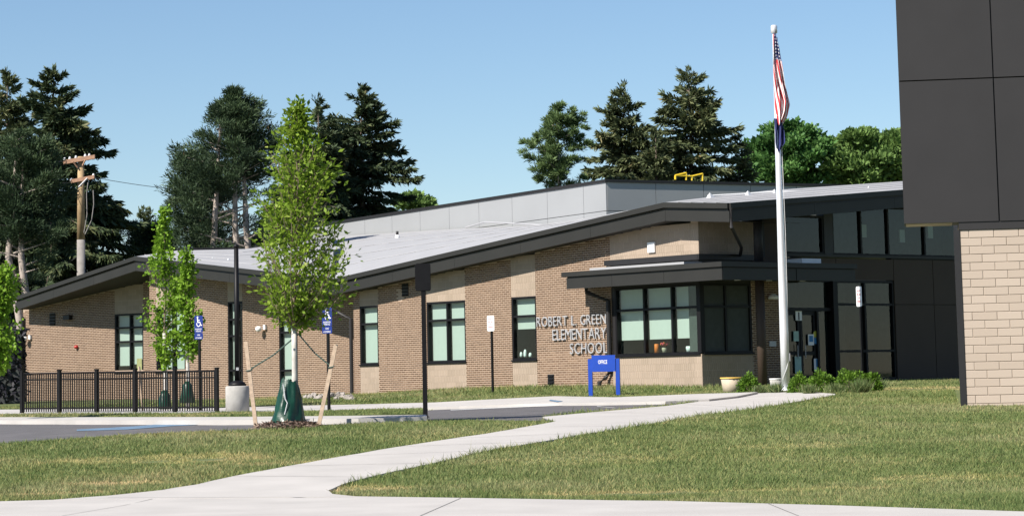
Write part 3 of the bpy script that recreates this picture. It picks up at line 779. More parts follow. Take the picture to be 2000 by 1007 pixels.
# louvres, wall lamps, cameras, bell
def louvre(fr, s, z, w, h):
    e = MB(fr).box(s-w/2, s+w/2, -.03, .05, z-h/2, z+h/2).build('louvre', 'bronze_dark', school)
    for i in range(4):
        zz = z - h/2 + h*(i+.5)/4; MB(fr).hexa([(s-w/2+.02,-.07,zz-.03),(s+w/2-.02,-.07,zz-.03),(s+w/2-.02,-.03,zz),(s-w/2+.02,-.03,zz)], [(s-w/2+.02,-.07,zz-.015),(s+w/2-.02,-.07,zz-.015),(s+w/2-.02,-.03,zz+.015),(s-w/2+.02,-.03,zz+.015)]).build('slat', 'black_metal', e)
louvre(MAIN, *MAIN.px(792, 566), .32, .42); louvre(FA, *FA.px(103, 623), .32, .50); louvre(MAIN, *MAIN.px(1077, 743), .28, .40)
s_, z_ = FA.px(136, 620); MB(FA).box(s_-.18, s_+.18, -.2, -.016, z_-.08, z_+.10).build('wall_lamp', 'bronze_dark', school)
def camera_dome(fr, s, z):
    e = MB(fr).box(s+.02, s+.14, -.10, -.016, z-.02, z+.14).build('security_camera', 'white_paint', school)
    p = fr(s-.06, -.24, z); k = MB().lathe([(.02, -.10), (.09, -.07), (.12, 0), (.10, .07), (.04, .10)], 12, p[:2]); k.v = [(x, y, zz + z) for x, y, zz in k.v]; k.build('camera_dome', 'white_paint', e, True)
camera_dome(FA, *FA.px(58, 661)); camera_dome(FB, *FB.px(517, 642))
s_, z_ = FA.px(151, 677); b_ = MB().lathe([(.06, -.06), (.09, 0), (.06, .06)], 12, FA(s_, -.06, 0)[:2]); b_.v = [(x, y, z + z_) for x, y, z in b_.v]; b_.build('alarm_bell', 'red_bell', school, True)
s_, z_ = MAIN.px(1274, 483); MB(MAIN).box(s_-.15, s_+.15, -.06, -.014, z_-.15, z_+.15).build('wall_box', 'white_paint', school)
s_, z_ = SIDE.px(1503, 580, 0); k = MB().lathe([(.16, -.06), (.14, .02), (.05, .10)], 14, SIDE(s_, -.16, 0)[:2]); k.v = [(x, y, z + z_) for x, y, z in k.v]; k.build('wall_lamp', 'white_paint', school, True)
s_, z_ = SIDE.px(1508, 671, 0); MB(SIDE).box(s_-.14, s_+.14, -.04, -.014, z_-.08, z_+.08).build('intercom_box', 'letter_metal', school)

# taller grey block behind
vert = np.array([0, 0, 1.0])
class GF:       # world frame for the grey block faces, returned in school-local coordinates
    def __init__(s, d, inw): s.d, s.i = d, inw
    def __call__(s, x, d, z): return w2l(np.array([GC[0], GC[1], 0]) + s.d*x + s.i*d + vert*z)
GL, GR = GF(gl_, gr_), GF(gr_, gl_)
gt = GC[2]
MB(GL).box(.07, 42, .06, 12, 4.0, gt-.12).build('upper_block', 'bronze_dark', school)
MB(GR).box(.09, 30, .065, 12, 4.0, gt-.125).build('upper_block', 'bronze_dark', school)
def gs(u): P = gpl(u, 400); return float((P - GC) @ gl_)
ls = [0, gs(1140), gs(1069), gs(1000), gs(935), gs(877), gs(820), gs(765), gs(712), gs(660), gs(610)]
for a, b_ in zip(ls[:-1], ls[1:]):
    MB(GL).box(a+.012, b_-.012, 0, .05, gt-1.28, gt-.12).build('grey_panel', 'grey_panel', school)
    MB(GL).box(a+.012, b_-.012, 0, .05, gt-3.2, gt-1.305).build('grey_panel', 'grey_panel', school)
for i in range(8):
    a = .05 + i*2.35
    MB(GR).box(a+.012, a+2.338, 0, .05, gt-1.28, gt-.12).build('grey_panel', 'grey_panel', school)
    MB(GR).box(a+.012, a+2.338, 0, .05, gt-3.2, gt-1.305).build('grey_panel', 'grey_panel', school)
MB(GL).box(-.06, 42, -.06, .2, gt-.118, gt).build('coping', 'bronze_dark', school)
MB(GR).box(.2, 30, -.06, .2, gt-.122, gt-.004).build('coping', 'bronze_dark', school)
# items on the window sills
def sill_item(u, v, d, prof, m, name):
    s_, z_ = MAIN.px(u, v, d); k = MB().lathe(prof, 12, MAIN(s_, d, 0)[:2]); k.v = [(x, y, z + z_) for x, y, z in k.v]
    o = k.build(name, m, None, True); o.parent = school; return o
def sill_thing(name, label, cat, u, v, d, prof, m, extra=None):
    s_, z_ = MAIN.px(u, v, d); P = l2w(s_, d, z_)
    t = empty(name, tuple(P), 0, label, cat)
    MB().lathe(prof, 12).build('body', m, t, True)
    if extra: extra(t)
    return t
sill_thing('orange_tin', 'tall orange tin on the corner window sill', 'tin', 1283, 689, .34, [(.07, 0), (.07, .26), (.06, .27)], 'orange')
def flower(t):
    for i in range(14):
        a = random.random()*6.28; r = random.random()*.13
        k = MB().lathe([(.01, -.03), (.05, 0), (.02, .04)], 7, (r*math.cos(a), r*math.sin(a))); k.v = [(x, y, z + .22 + random.random()*.08) for x, y, z in k.v]
        k.build('flower', 'orange' if i % 3 else 'sign_red', t, True)
sill_thing('flower_pot', 'small pot of orange flowers on the corner window sill', 'flower pot', 1298, 689, .36, [(.05, 0), (.08, .12), (.07, .16)], 'planter_cream', flower)
sill_thing('white_pot', 'white pot with a small plant in the corner window', 'pot', 1347, 687, .36, [(.09, 0), (.11, .12), (.10, .17)], 'white_paint')
for i, (u, h) in enumerate(((1018, .16), (1026, .24), (1036, .14))):
    sill_thing('sill_jar', ('short white jar at the left of the half blinded window', 'tall pale jar in the middle of the half blinded window', 'small white jar at the right of the half blinded window')[i], 'jar', u, 697, .30, [(.04, 0), (.055, .05), (.05, h*.7), (.025, h)], 'white_paint')

# yellow hatch rail on the grey roof
yr = empty('roof_hatch_rail', tuple(atY(1346, 349, 110)), math.atan2(gr_[1], gr_[0]), 'yellow safety rail of a roof hatch above the grey block', 'railing')
def yt(u, v, dy=0): P = atY(u, v, 110) - np.array(yr.location); return Vector((float(P @ gr_), dy, float(P[2])))
for i, uu in enumerate((1310, 1338, 1353, 1381)): MB().tube([yt(uu, 352), yt(uu, (344, 338, 344, 338)[i])], .045, 6).build('post', 'yellow_metal', yr)
MB().tube([yt(1310, 344), yt(1338, 338)], .045, 6).build('rail', 'yellow_metal', yr)
MB().tube([yt(1353, 344), yt(1381, 338)], .045, 6).build('rail', 'yellow_metal', yr)
MB().tube([yt(1310, 344), yt(1353, 344)], .045, 6).build('rail', 'yellow_metal', yr)

# ------------------------------------------------------------------ near wing at the right edge: dark panelled box over tan block
rot = -math.radians(9.0)
rb0 = atY(1889, 796, 53.0); zb0 = zt(rb0[0], rb0[1]) - .1
wing = empty('gymnasium_wing', (rb0[0], rb0[1], zb0), rot, 'dark metal panelled upper storey over a tan block wall at the right edge', 'building')
wx = np.array([math.cos(rot), math.sin(rot), 0]); wy = np.array([-math.sin(rot), math.cos(rot), 0])
def wpx(u, v):
    d = ray(u, v); o = np.array([rb0[0], rb0[1], zb0]); t = ((o - C0) @ wy) / (d @ wy); P = C0 + d*t - o
    return float(P @ wx), float(P[2])
zbx = wpx(1766, 437)[1]; xbx = wpx(1766, 437)[0]; xj = wpx(1946, 300)[0]; zj = wpx(1850, 156)[1]
ztopb = wpx(1876, 449)[1]
MB().box(0, 8, .008, 10, 0, ztopb).build('wall', 'tan_joint', wing)
HB, LBk = .171, .505; nr = int(round(ztopb / HB)); HB = ztopb / nr
mass_v, mass_f, mass_t = [], [], []
cache = {}
for k in range(nr):
    x = 0.0; first = True
    while x < 8 - .01:
        wd = LBk*.36 if (first and k % 2) else (LBk*.86 if first else LBk); first = False
        b_ = min(x + wd, 8)
        g = .005; r_ = random.random()*.004
        if x < 2.3:
            key = round(b_ - x, 3)
            if key not in cache:
                q = MB(); w, h = b_-x-2*g, HB-2*g; c_ = .006
                q.add([(0,.0,0),(w,.0,0),(w,.0,h),(0,.0,h),(c_,-.006,c_),(w-c_,-.006,c_),(w-c_,-.006,h-c_),(c_,-.006,h-c_),(0,.04,0),(w,.04,0),(w,.04,h),(0,.04,h)],
                      [(4,5,6,7),(0,1,5,4),(1,2,6,5),(2,3,7,6),(3,0,4,7),(8,9,1,0),(9,10,2,1),(10,11,3,2),(11,8,0,3)])
                mm_ = bpy.data.meshes.new('block'); mm_.from_pydata(q.v, [], q.f); mm_.materials.append(MATS['tan_block']); cache[key] = mm_
            o = bpy.data.objects.new('block', cache[key]); COL.objects.link(o); o.parent = wing; o.location = (x+g, r_, k*HB+g)
        else:
            o_ = len(mass_v); x0, x1, z0, z1 = x+g, b_-g, k*HB+g, (k+1)*HB-g
            mass_v += [(x0,-.004,z0),(x1,-.004,z0),(x1,-.004,z1),(x0,-.004,z1),(x0,.04,z0),(x1,.04,z0),(x1,.04,z1),(x0,.04,z1)]
            mass_f += [(o_,o_+1,o_+2,o_+3),(o_+3,o_+2,o_+6,o_+7),(o_+1,o_,o_+4,o_+5),(o_,o_+3,o_+7,o_+4),(o_+2,o_+1,o_+5,o_+6)]; mass_t += [random.random()]*5
        x = b_
bm_o = np_mesh('blockwork', np.array(mass_v), np.array(mass_f), 'tan_block_mass', wing, np.array(mass_t)); bm_o['kind'] = 'stuff'
MB().box(-.13, -.005, -.02, .25, 0, ztopb+.0).build('corner_trim', 'bronze_dark', wing)
MB().box(-.02, 8, -.03, .03, ztopb+.002, zbx-.0).build('head_trim', 'bronze_panel', wing)
bw_ = xj - xbx; bh_ = zj - zbx
MB().box(xbx+.03, -.01, .06, 1.25, zbx+.01, zbx+3*bh_).box(-.01, 8, .06, 9.5, zbx+.012, zbx+3*bh_).build('box_backing', 'bronze_dark', wing)
for i in range(4):
    for j in range(3):
        MB().box(xbx+i*bw_+.013, min(8, xbx+(i+1)*bw_)-.013, -.05, .05, zbx+j*bh_+(.013 if j else 0), zbx+(j+1)*bh_-.013).build('panel', 'bronze_panel', wing)
MB().box(xbx, xbx+.025, .055, 1.28, zbx+.015, zbx+3*bh_).build('side_panel', 'bronze_panel', wing)
MB().box(xbx+.035, -.15, .06, 1.0, zbx-.012, zbx+.005).build('soffit', 'planter_cream', wing)

# ------------------------------------------------------------------ fence
fA, fBp = G(43, 808, .05), G(424, 806, .05)
ft_ = np.array([fA, fBp]); 
fence = empty('metal_fence', tuple(fBp), 0, 'black metal picket fence along the parking lot kerb', 'fence')
posts_u = [43, 116, 189, 264, 342, 424]
fdir = (fA - fBp); fl = np.linalg.norm(fdir[:2]); fd = fdir / fl
def f_at(u):
    a, b_ = 0.0, 1.0
    for _ in range(40):
        m_ = (a+b_)/2; P = fBp + (fA-fBp)*m_; q = R3.T @ (P - C0); uu = PXC + FPX*q[0]/-q[2]
        if uu > u: a = m_
        else: b_ = m_
    return a
FHT = 1.18
fang = math.atan2(fd[1], fd[0])
post_m = MB().box(-.045, .045, -.045, .045, -.15, FHT+.05); post_m.box(-.055, .055, -.055, .055, FHT+.05, FHT+.08)
pm = bpy.data.meshes.new('post'); pm.from_pydata(post_m.v, [], post_m.f); pm.materials.append(MATS['black_metal'])
km = MB().box(-.013, .013, -.013, .013, .07, FHT-.02)
kmm = bpy.data.meshes.new('picket'); kmm.from_pydata(km.v, [], km.f); kmm.materials.append(MATS['black_metal'])
def fplace(name, me, t, dz=0):
    P = fBp + (fA-fBp)*t; z = zt(P[0], P[1]) + .04
    o = bpy.data.objects.new(name, me); COL.objects.link(o); o.parent = fence
    o.location = (P[0]-fBp[0], P[1]-fBp[1], z - fBp[2]); o.rotation_euler = (0, 0, fang); return o
ts = [f_at(u) for u in posts_u]
for t in ts: fplace('post', pm, t)
for t0, t1 in zip(ts[:-1], ts[1:]):
    for i in range(1, 17): fplace('picket', kmm, t0 + (t1-t0)*i/17)
    Pa, Pb = fBp + (fA-fBp)*t0, fBp + (fA-fBp)*t1
    for h in (.17, FHT-.20, FHT-.02):
        a = Vector((Pa[0]-fBp[0], Pa[1]-fBp[1], zt(Pa[0], Pa[1])+.04+h-fBp[2])); b_ = Vector((Pb[0]-fBp[0], Pb[1]-fBp[1], zt(Pb[0], Pb[1])+.04+h-fBp[2]))
        MB().tube([a, b_], .022, 4).build('rail', 'black_metal', fence)

# ------------------------------------------------------------------ light pole
lp = G(464, 806, .05); lp[2] = zt(lp[0], lp[1]) + .05
def hgt(u, v, P): return float(atY(u, v, P[1])[2] - P[2])
lt = empty('light_pole', tuple(lp), 0, 'black light pole on a round concrete base beside the fence', 'light pole')
hb = hgt(464, 753, lp); ht = hgt(461, 482, lp)
MB().lathe([(.325, -.3), (.325, hb-.03), (.30, hb)], 28).build('concrete_base', 'concrete_round', lt, True)
MB().lathe([(.24, hb), (.24, hb+.05), (.17, hb+.11), (.07, hb+.15)], 20).build('base_cover', 'black_metal', lt, True)
MB().tube([(0, 0, hb+.1), (0, 0, ht)], [.078, .062], 14).build('shaft', 'black_metal', lt, True)
MB().box(-.02, .05, -.10, -.07, hb+.42, hb+.50).build('hand_hole_cover', 'letter_metal', lt)
MB().lathe([(.075, ht-.02), (.075, ht+.04), (.03, ht+.08)], 12).build('cap', 'black_metal', lt, True)

# ------------------------------------------------------------------ signs
def plate(t, x0, x1, z0, z1, m, name='plate', y0=-.045, rc=.03, th=.006):
    v = []
    for cx, cz, a0 in ((x1-rc, z0+rc, -90), (x1-rc, z1-rc, 0), (x0+rc, z1-rc, 90), (x0+rc, z0+rc, 180)):
        for k in range(4): a = math.radians(a0 + 30*k); v.append((cx + rc*math.cos(a), cz + rc*math.sin(a)))
    n = len(v)
    return MB().add([(x, y0, z) for x, z in v] + [(x, y0+th, z) for x, z in v], [tuple(range(n)), tuple(range(n, 2*n))[::-1]] + [(i, i+n, (i+1) % n+n, (i+1) % n) for i in range(n)]).build(name, m, t)
def sign_post(name, label, base, rz, topz, cat='sign', group=None, w=.03):
    t = empty(name, tuple(base), rz, label, cat, group)
    MB().box(-w, w, -.035, .02, -.3, topz).build('post', 'black_metal', t); return t
def accessible(u, v, vt, label, off):
    b_ = G(u, v, off); b_[2] = zt(b_[0], b_[1]) + off*.5
    H = hgt(u, vt, b_)
    t = sign_post('accessible_parking_sign', label, b_, math.radians(-34), H - .05, group='accessible parking signs')
    k = H / 2.62
    p1 = plate(t, -.155, .155, H-.46*k, H, 'sign_blue'); p2 = plate(t, -.155, .155, H-.645*k, H-.465*k, 'sign_blue')
    Y = -.0475
    sy = MB(); cz = H - .175*k; s_ = .9
    n = 20
    ring = []
    for rr in (.075, .054): ring += [(rr*math.cos(a), Y, cz-.055+rr*math.sin(a)) for a in np.linspace(math.radians(150), math.radians(385), n)]
    sy.add(ring, [(i, i+1, n+i+1, n+i) for i in range(n-1)])
    sy.add([(-.035+.026*math.cos(a), Y, cz+.135+.026*math.sin(a)) for a in np.linspace(0, 6.283, 12, False)], [tuple(range(12))])
    def bar(a, b2, w): 
        d = Vector((b2[0]-a[0], 0, b2[1]-a[1])).normalized(); nn = Vector((-d.z, 0, d.x))*w
        sy.add([(a[0]+nn.x, Y, a[1]+nn.z), (a[0]-nn.x, Y, a[1]-nn.z), (b2[0]-nn.x, Y, b2[1]-nn.z), (b2[0]+nn.x, Y, b2[1]+nn.z)], [(0,1,2,3)])
    bar((-.036, cz+.105), (-.026, cz-.01), .016); bar((-.03, cz+.055), (.045, cz+.05), .011); bar((-.028, cz-.004), (.055, cz-.008), .013); bar((.05, cz), (.09, cz-.10), .013); bar((.085, cz-.098), (.125, cz-.085), .011)
    sy.build('wheelchair_symbol', 'sign_white', p1)
    for txt, z, hh, wd, p_ in (('RESERVED', H-.385*k, .04, .23, p1), ('PARKING', H-.44*k, .04, .19, p1), ('VAN', H-.545*k, .045, .10, p2), ('ACCESSIBLE', H-.62*k, .04, .23, p2)):
        text_obj(txt, hh, .001, 'sign_white', p_, (0, Y, z), wd, 'wording', bold=.0)
    return t
accessible(391, 803, 616, 'blue and white wheelchair parking sign behind the picket fence', .05)
accessible(643, 803, 600, 'blue and white wheelchair parking sign right of the staked tree', .10)
def fire_sign(u, v, vt, vb, label, rz, off=.0):
    b_ = G(u, v, off); b_[2] = zt(b_[0], b_[1]); H = hgt(u, vt, b_); hb_ = hgt(u, vb, b_)
    t = sign_post('fire_lane_sign', label, b_, rz, H - .1, group='white no parking signs')
    p_ = plate(t, -.15, .15, hb_, H, 'sign_white', rc=.04); h = H - hb_
    for i, txt in enumerate(('DROP OFF', 'FIRE LANE', 'NO', 'PARKING')):
        text_obj(txt, .052, .001, 'sign_red', p_, (0, -.0475, H - h*(.27 + .175*i)), .21 if len(txt) > 3 else .07, 'wording', bold=.01)
    return t
fire_sign(963, 768, 616, 646, 'white no parking sign with red lettering before the brick wall', math.radians(-44))
fire_sign(1687, 757, 559, 598, 'white no parking sign seen nearly edge on by the storefront', math.radians(-70))
# back of a sign in the lawn
b_ = G(831, 819); b_[2] = zt(b_[0], b_[1]); H = hgt(822, 514, b_)
t = empty('roadside_sign', tuple(b_), math.radians(180+4), 'tall black sign seen from behind standing at the lawn edge', 'sign')
MB().box(-.045, .045, -.03, .03, -.3, H-.1).build('post', 'black_metal', t)
plate(t, -.15, .15, hgt(826, 568, b_), H, 'black_metal', y0=-.05, rc=.04, th=.012)
plate(t, -.14, .16, hgt(826, 568, b_)+.01, H-.01, 'black_metal', y0=.035, rc=.04, th=.012)
# blue office sign
b_ = G(1181, 770, .05); b_[2] = zt(b_[0], b_[1]); 
px_m = FPX / b_[1]
t = empty('office_sign', tuple(b_), math.radians(-12), 'bright blue office sign on two posts by the school front', 'sign')
H = hgt(1181, 693, b_); hp = hgt(1181, 700, b_); hl = hgt(1181, 725, b_); w2 = 25 / px_m
for sx in (-1, 1): MB().box(sx*w2*1.08-.055, sx*w2*1.08+.055, -.055, .055, -.3, hp).build('post', 'office_blue', t)
pl = MB().box(-w2*.93, w2*.93, -.075, -.057, hl, H).build('board', 'office_blue', t)
text_obj('OFFICE', .10, .004, 'sign_white', pl, (-.02, -.078, (H+hl)/2 - .01), .25, 'wording', bold=.012)

# ------------------------------------------------------------------ flagpole and flags
fb = G(1535, 763, .03); fb[2] = zt(fb[0], fb[1]) + .03
Hf = hgt(1508, 66, fb)
t = empty('flagpole', tuple(fb), 0, 'tall white metal flagpole in front of the entrance', 'flagpole')
MB().tube([(0,0,-.1), (0,0,1.5), (0,0,Hf*.5), (0,0,Hf)], [.112, .110, .085, .05], 20).build('shaft', 'pole_white', t, True)
MB().lathe([(.17, 0), (.17, .03), (.12, .06)], 20).build('base_collar', 'pole_white', t, True)
MB().lathe([(.055, Hf), (.085, Hf+.02), (.085, Hf+.19), (.06, Hf+.22)], 16).build('truck', 'pole_white', t, True)
MB().box(.085, .13, -.05, .02, .75, .95).build('cleat', 'letter_metal', t)
MB().tube([(.10, -.03, .9), (.115, -.05, 4.0), (.07, -.06, Hf-.1)], .008, 5).build('halyard', 'insulator', t)
MB().tube([(.11, -.04, .85), (.02, -.13, .55), (-.09, -.13, .3)], .008, 5).build('halyard', 'insulator', t)
def limp_flag(name, label, vt, vb, widths, m, seed):
    """a flag hanging slack: pleated cloth gathered along the pole"""
    z1, z0 = hgt(1520, vt, fb), hgt(1520, vb, fb); nu, nv = 40, 36; rr = random.Random(seed)
    vs, fs, uv = [], [], []
    for j in range(nv+1):
        v_ = j/nv; x0, x1 = np.interp(v_, [w[0] for w in widths], [w[1] for w in widths]), np.interp(v_, [w[0] for w in widths], [w[2] for w in widths])
        for i in range(nu+1):
            u_ = i/nu
            x = x0 + (x1-x0)*(u_ + .035*math.sin(u_*19 + v_*4))
            y = -.10 - .07*math.sin(u_*13 + 1.5*math.sin(v_*5+seed))*(.4 + v_) - .03*math.sin(u_*29 + v_*7)
            z = z1 + (z0-z1)*(v_ + .03*v_*math.sin(u_*7+seed)) - .05*v_*v_*abs(math.sin(u_*9))
            vs.append((x, y, z)); uv.append((u_ + .09*math.sin(v_*5), v_))
    for j in range(nv):
        for i in range(nu): a = j*(nu+1)+i; fs.append((a, a+1, a+nu+2, a+nu+1))
    me = bpy.data.meshes.new(name); me.from_pydata(vs, [], fs); me.update()
    l = me.uv_layers.new(name='UVMap')
    for lp_ in me.loops: l.data[lp_.index].uv = uv[lp_.vertex_index]
    o = link(name, me, m, None, True); o.location = fb; tag(o, label, 'flag')
    sd = o.modifiers.new('thickness', 'SOLIDIFY'); sd.thickness = .006
pxm = FPX / fb[1]
def W(v, u0, u1): # widths relative to the pole's own position at that height
    return u0 / pxm, u1 / pxm
limp_flag('american_flag', 'red white and blue striped flag hanging limp from the flagpole', 68, 238,
          [(0, -.03, .02), (.15, -.05, .10), (.35, -.08, .16), (.55, -.06, .22), (.78, -.05, .34), (.9, -.02, .27), (1, .02, .13)], 'flag_cloth', 1)
limp_flag('navy_flag', 'dark navy flag hanging limp below the striped flag', 232, 292,
          [(0, -.08, .10), (.3, -.08, .15), (.8, -.07, .17), (1, -.05, .05)], 'flag_navy', 4)

# ------------------------------------------------------------------ foliage helpers
def rand_dirs(n):
    d = RNG.normal(size=(n, 3)); return d / np.linalg.norm(d, axis=1, keepdims=True)
def leaves(C_, D, size, wid, tone, droop=None):
    """rhombus leaves at C_, pointing along D"""
    n = len(C_); D = D / np.maximum(np.linalg.norm(D, axis=1, keepdims=True), 1e-6)
    S_ = np.cross(D, rand_dirs(n)); S_ /= np.maximum(np.linalg.norm(S_, axis=1, keepdims=True), 1e-6)
    Nn = np.cross(D, S_)
    sz = size[:, None] if hasattr(size, '__len__') else size; wd = wid[:, None] if hasattr(wid, '__len__') else wid
    V = np.stack([C_, C_ + D*sz*.5 + S_*wd*.5 - Nn*sz*.06, C_ + D*sz, C_ + D*sz*.5 - S_*wd*.5 - Nn*sz*.06], 1).reshape(-1, 3)
    F = np.arange(4*n).reshape(n, 4)
    return V, F, tone
def crown(name, V, F, tone, m, parent): return np_mesh(name, V, F, m, parent, np.clip(tone, 0, 1))
def base_on(u, Y): P = atY(u, 700, Y); return np.array([P[0], P[1], zt(P[0], P[1]) - .2])
def spruce(u, vtop, Y, R, label, m='spruce', seed=0, dens_=1.0, name='spruce_tree', zmin=.12, bark='bark_spruce', group='conifers behind the school', ftop=.35):
    R = R*Y/FPX       # half width of the crown, surveyed in photo pixels
    global RNG
    RNG = np.random.default_rng(seed)
    b_ = base_on(u, Y); top = atY(u, vtop, Y); H = float(top[2] - b_[2])
    t = empty(name, (float(top[0]), float(b_[1]), float(b_[2])), RNG.random()*6.28, label, 'tree', group)
    MB().tube([(0,0,0), (0.05,0,H*.4), (0,0,H*.98)], [.02*H*.9, .012*H, .015], 8).build('trunk', bark, t, True)
    Cs, Ds, Ss, Ts, limbs = [], [], [], [], MB()
    z = zmin*H
    Cs.append(np.c_[RNG.normal(size=(60, 2))*.10, H*(.93 + .07*RNG.random(60))]); Ds.append(np.c_[RNG.normal(size=(60, 2))*.5, np.ones(60)]); Ss.append(np.full(60, .35)); Ts.append(RNG.random(60)*.6)
    while z < H*.985:
        f = z/H; n = 6 if f < .9 else 4
        for k in range(n):
            Lb = R * min(1.0, ((1-f)/ftop)**.85) * (.66 + .44*RNG.random()) + .10
            az = RNG.random()*6.28; o = np.array([math.cos(az), math.sin(az), 0]); sd = np.array([-o[1], o[0], 0])
            rise = .12 + .5*f**4; droop = .48 - .34*f**3
            zz = z + RNG.normal()*.12
            nn = int((20 + 120*Lb) * dens_)
            tt = RNG.random(nn)**.75
            lat = RNG.normal(size=nn) * .17 * Lb * (1.05 - tt) 
            P = o[None]*(tt*Lb)[:, None] + sd[None]*lat[:, None]
            P[:, 2] += zz + Lb*(rise*tt - droop*tt**1.6) + .10*Lb*np.maximum(tt-.8, 0)*4 - np.abs(lat)*.35
            Dv = o[None]*(.45 + .3*RNG.random((nn, 1))) + sd[None]*(np.sign(lat)*.5)[:, None] + RNG.normal(size=(nn, 3))*.28
            Dv[:, 2] -= .95 - 1.3*f*f
            Cs.append(P); Ds.append(Dv); Ss.append((.22 + .36*RNG.random(nn)) * (.55 + .45*min(1, Lb/2)))
            bt = RNG.normal()*.13
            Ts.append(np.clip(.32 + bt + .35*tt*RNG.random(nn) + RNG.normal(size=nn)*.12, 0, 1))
            if Lb > .9: limbs.tube([(0, 0, zz), tuple(o*Lb*.5 + np.array([0,0,zz + Lb*(rise*.5 - droop*.33)])), tuple(o*Lb*.9 + np.array([0,0,zz + Lb*(rise*.9-droop*.84)]))], [.05, .03, .012], 4, False)
        z += (.42 + .012*H) * (1.0 - .35*f)
    C_, D_, S_, T_ = map(np.concatenate, (Cs, Ds, Ss, Ts))
    V, F, T_ = leaves(C_, D_, S_, S_*.25, T_)
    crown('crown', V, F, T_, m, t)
    if limbs.v and H > 3 and len(limbs.v) > 60: limbs.build('limbs', bark, t)['kind'] = 'stuff'
    return t
def pine(u, vtop, Y, profile, label, seed, m='pine', trunks=((0, 0),), clump=.70, nclump=230, wid=.17, bark='bark_pine', name='pine_tree', per=64, needle=.25, bare=0.0, bare_x=(-.6, 1.1), group='conifers behind the school'):
    """profile: list of (photo y, left px, right px) giving the crown's real outline at distance Y"""
    global RNG
    RNG = np.random.default_rng(seed)
    b_ = base_on(u, Y); top = atY(u, vtop, Y); H = float(top[2] - b_[2])
    t = empty(name, (float(top[0]), float(b_[1]), float(b_[2])), 0, label, 'tree', group)
    pz = [float(atY(u, v, Y)[2] - b_[2]) for v, a, c in profile][::-1]
    pa = [(a-u)/FPX*Y for v, a, c in profile][::-1]; pc = [(c-u)/FPX*Y for v, a, c in profile][::-1]
    tb_ = MB()
    for dx, bend in trunks:
        tb_.tube([(dx*1.5, 0, 0), (dx + bend, .1, H*.3), (dx - bend*.3, 0, H*.55), (dx*.6, 0, H*.93)], [.24, .19, .14, .03], 8)
    tb_.build('trunk', bark, t, True)
    limbs = MB(); Cs, Ds, Ts, Ss = [], [], [], []
    nb_ = max(8, nclump // 4)
    for k in range(nb_):
        z = pz[0] + (pz[-1]-pz[0]) * ((k + RNG.random())/nb_)**.95
        a, c = np.interp(z, pz, pa), np.interp(z, pz, pc); mid, hw = (a+c)/2, max((c-a)/2, .2)
        az = k*2.4 + RNG.normal()*.5; lf = hw*(.72 + .42*RNG.random()); bt = RNG.normal()*.13
        out = np.array([math.cos(az), math.sin(az), 0]); up_ = .10 + .25*RNG.random()
        tx = trunks[k % len(trunks)][0]*.8; tip = np.array([mid, 0, z]) + out*lf
        if RNG.random() < .5: limbs.tube([(tx, 0, max(.5, z - .3*lf)), tuple((tip + np.array([tx, 0, z-.3*lf]))*.5), tuple(tip)], [.05, .035, .012], 4, False)
        for q_t in ((.25, .5, .72, .9, 1.06) if hw > .8 else (.6, 1.0)):
            rr = lf*q_t
            cen = np.array([mid, 0, z + up_*lf*(q_t*q_t - .6)]) + out*rr*np.array([1, .9, 0]) + RNG.normal(size=3)*.16*np.array([1, 1, .6])*min(1, hw)
            if bare and cen[1] < 1.4 and z < bare*H and bare_x[0] < cen[0] < bare_x[1] and RNG.random() < .9: continue
            cr = clump*(.55 + .5*RNG.random()) * (1.15 - .45*q_t) * min(1, .45 + hw/2)
            nn = int(2.1*per*(.6 + .8*RNG.random())*(1.25 - .5*q_t))
            q = rand_dirs(nn) * (RNG.random((nn, 1))**.5) * np.array([1.15, 1.15, .62]) * cr
            Cs.append(cen[None] + q); Ds.append(rand_dirs(nn)*.75 + out[None]*.55 + np.array([[0, 0, .6]]) + q/cr*.5)
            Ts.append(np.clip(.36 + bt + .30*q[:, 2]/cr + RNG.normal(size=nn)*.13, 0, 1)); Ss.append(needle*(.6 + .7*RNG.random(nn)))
    C_, D_, T_, S_ = map(np.concatenate, (Cs, Ds, Ts, Ss))
    V, F, T_ = leaves(C_, D_, S_, S_*wid, T_)
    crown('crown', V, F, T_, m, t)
    if limbs.v and H > 3 and len(limbs.v) > 60: limbs.build('limbs', bark, t)['kind'] = 'stuff'
    return t

# ------------------------------------------------------------------ trees behind the school
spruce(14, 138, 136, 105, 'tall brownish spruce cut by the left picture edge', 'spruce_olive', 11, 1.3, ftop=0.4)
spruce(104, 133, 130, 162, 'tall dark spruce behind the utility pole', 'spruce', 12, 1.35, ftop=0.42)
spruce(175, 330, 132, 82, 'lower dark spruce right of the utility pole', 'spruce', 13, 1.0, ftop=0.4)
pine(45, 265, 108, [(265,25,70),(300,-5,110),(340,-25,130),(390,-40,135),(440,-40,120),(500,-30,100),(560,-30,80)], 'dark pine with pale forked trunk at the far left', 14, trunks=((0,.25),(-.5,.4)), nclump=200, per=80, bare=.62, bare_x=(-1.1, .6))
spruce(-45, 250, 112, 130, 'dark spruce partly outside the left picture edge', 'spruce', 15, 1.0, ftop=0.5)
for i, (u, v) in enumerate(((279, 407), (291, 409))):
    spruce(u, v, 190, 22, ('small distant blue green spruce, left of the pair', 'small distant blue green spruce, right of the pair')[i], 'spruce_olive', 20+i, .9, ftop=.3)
pine(455, 178, 118, [(178,448,462),(200,425,490),(240,402,520),(270,375,540),(320,352,546),(370,330,545),(420,345,540),(460,350,535),(490,350,530)], 'broad dark pine with two pale trunks behind the roof', 30, trunks=((.1,.15),(.62,.2),(-.95,-.15)), nclump=330, per=80, bare=.70, bare_x=(-1.25, 1.15))
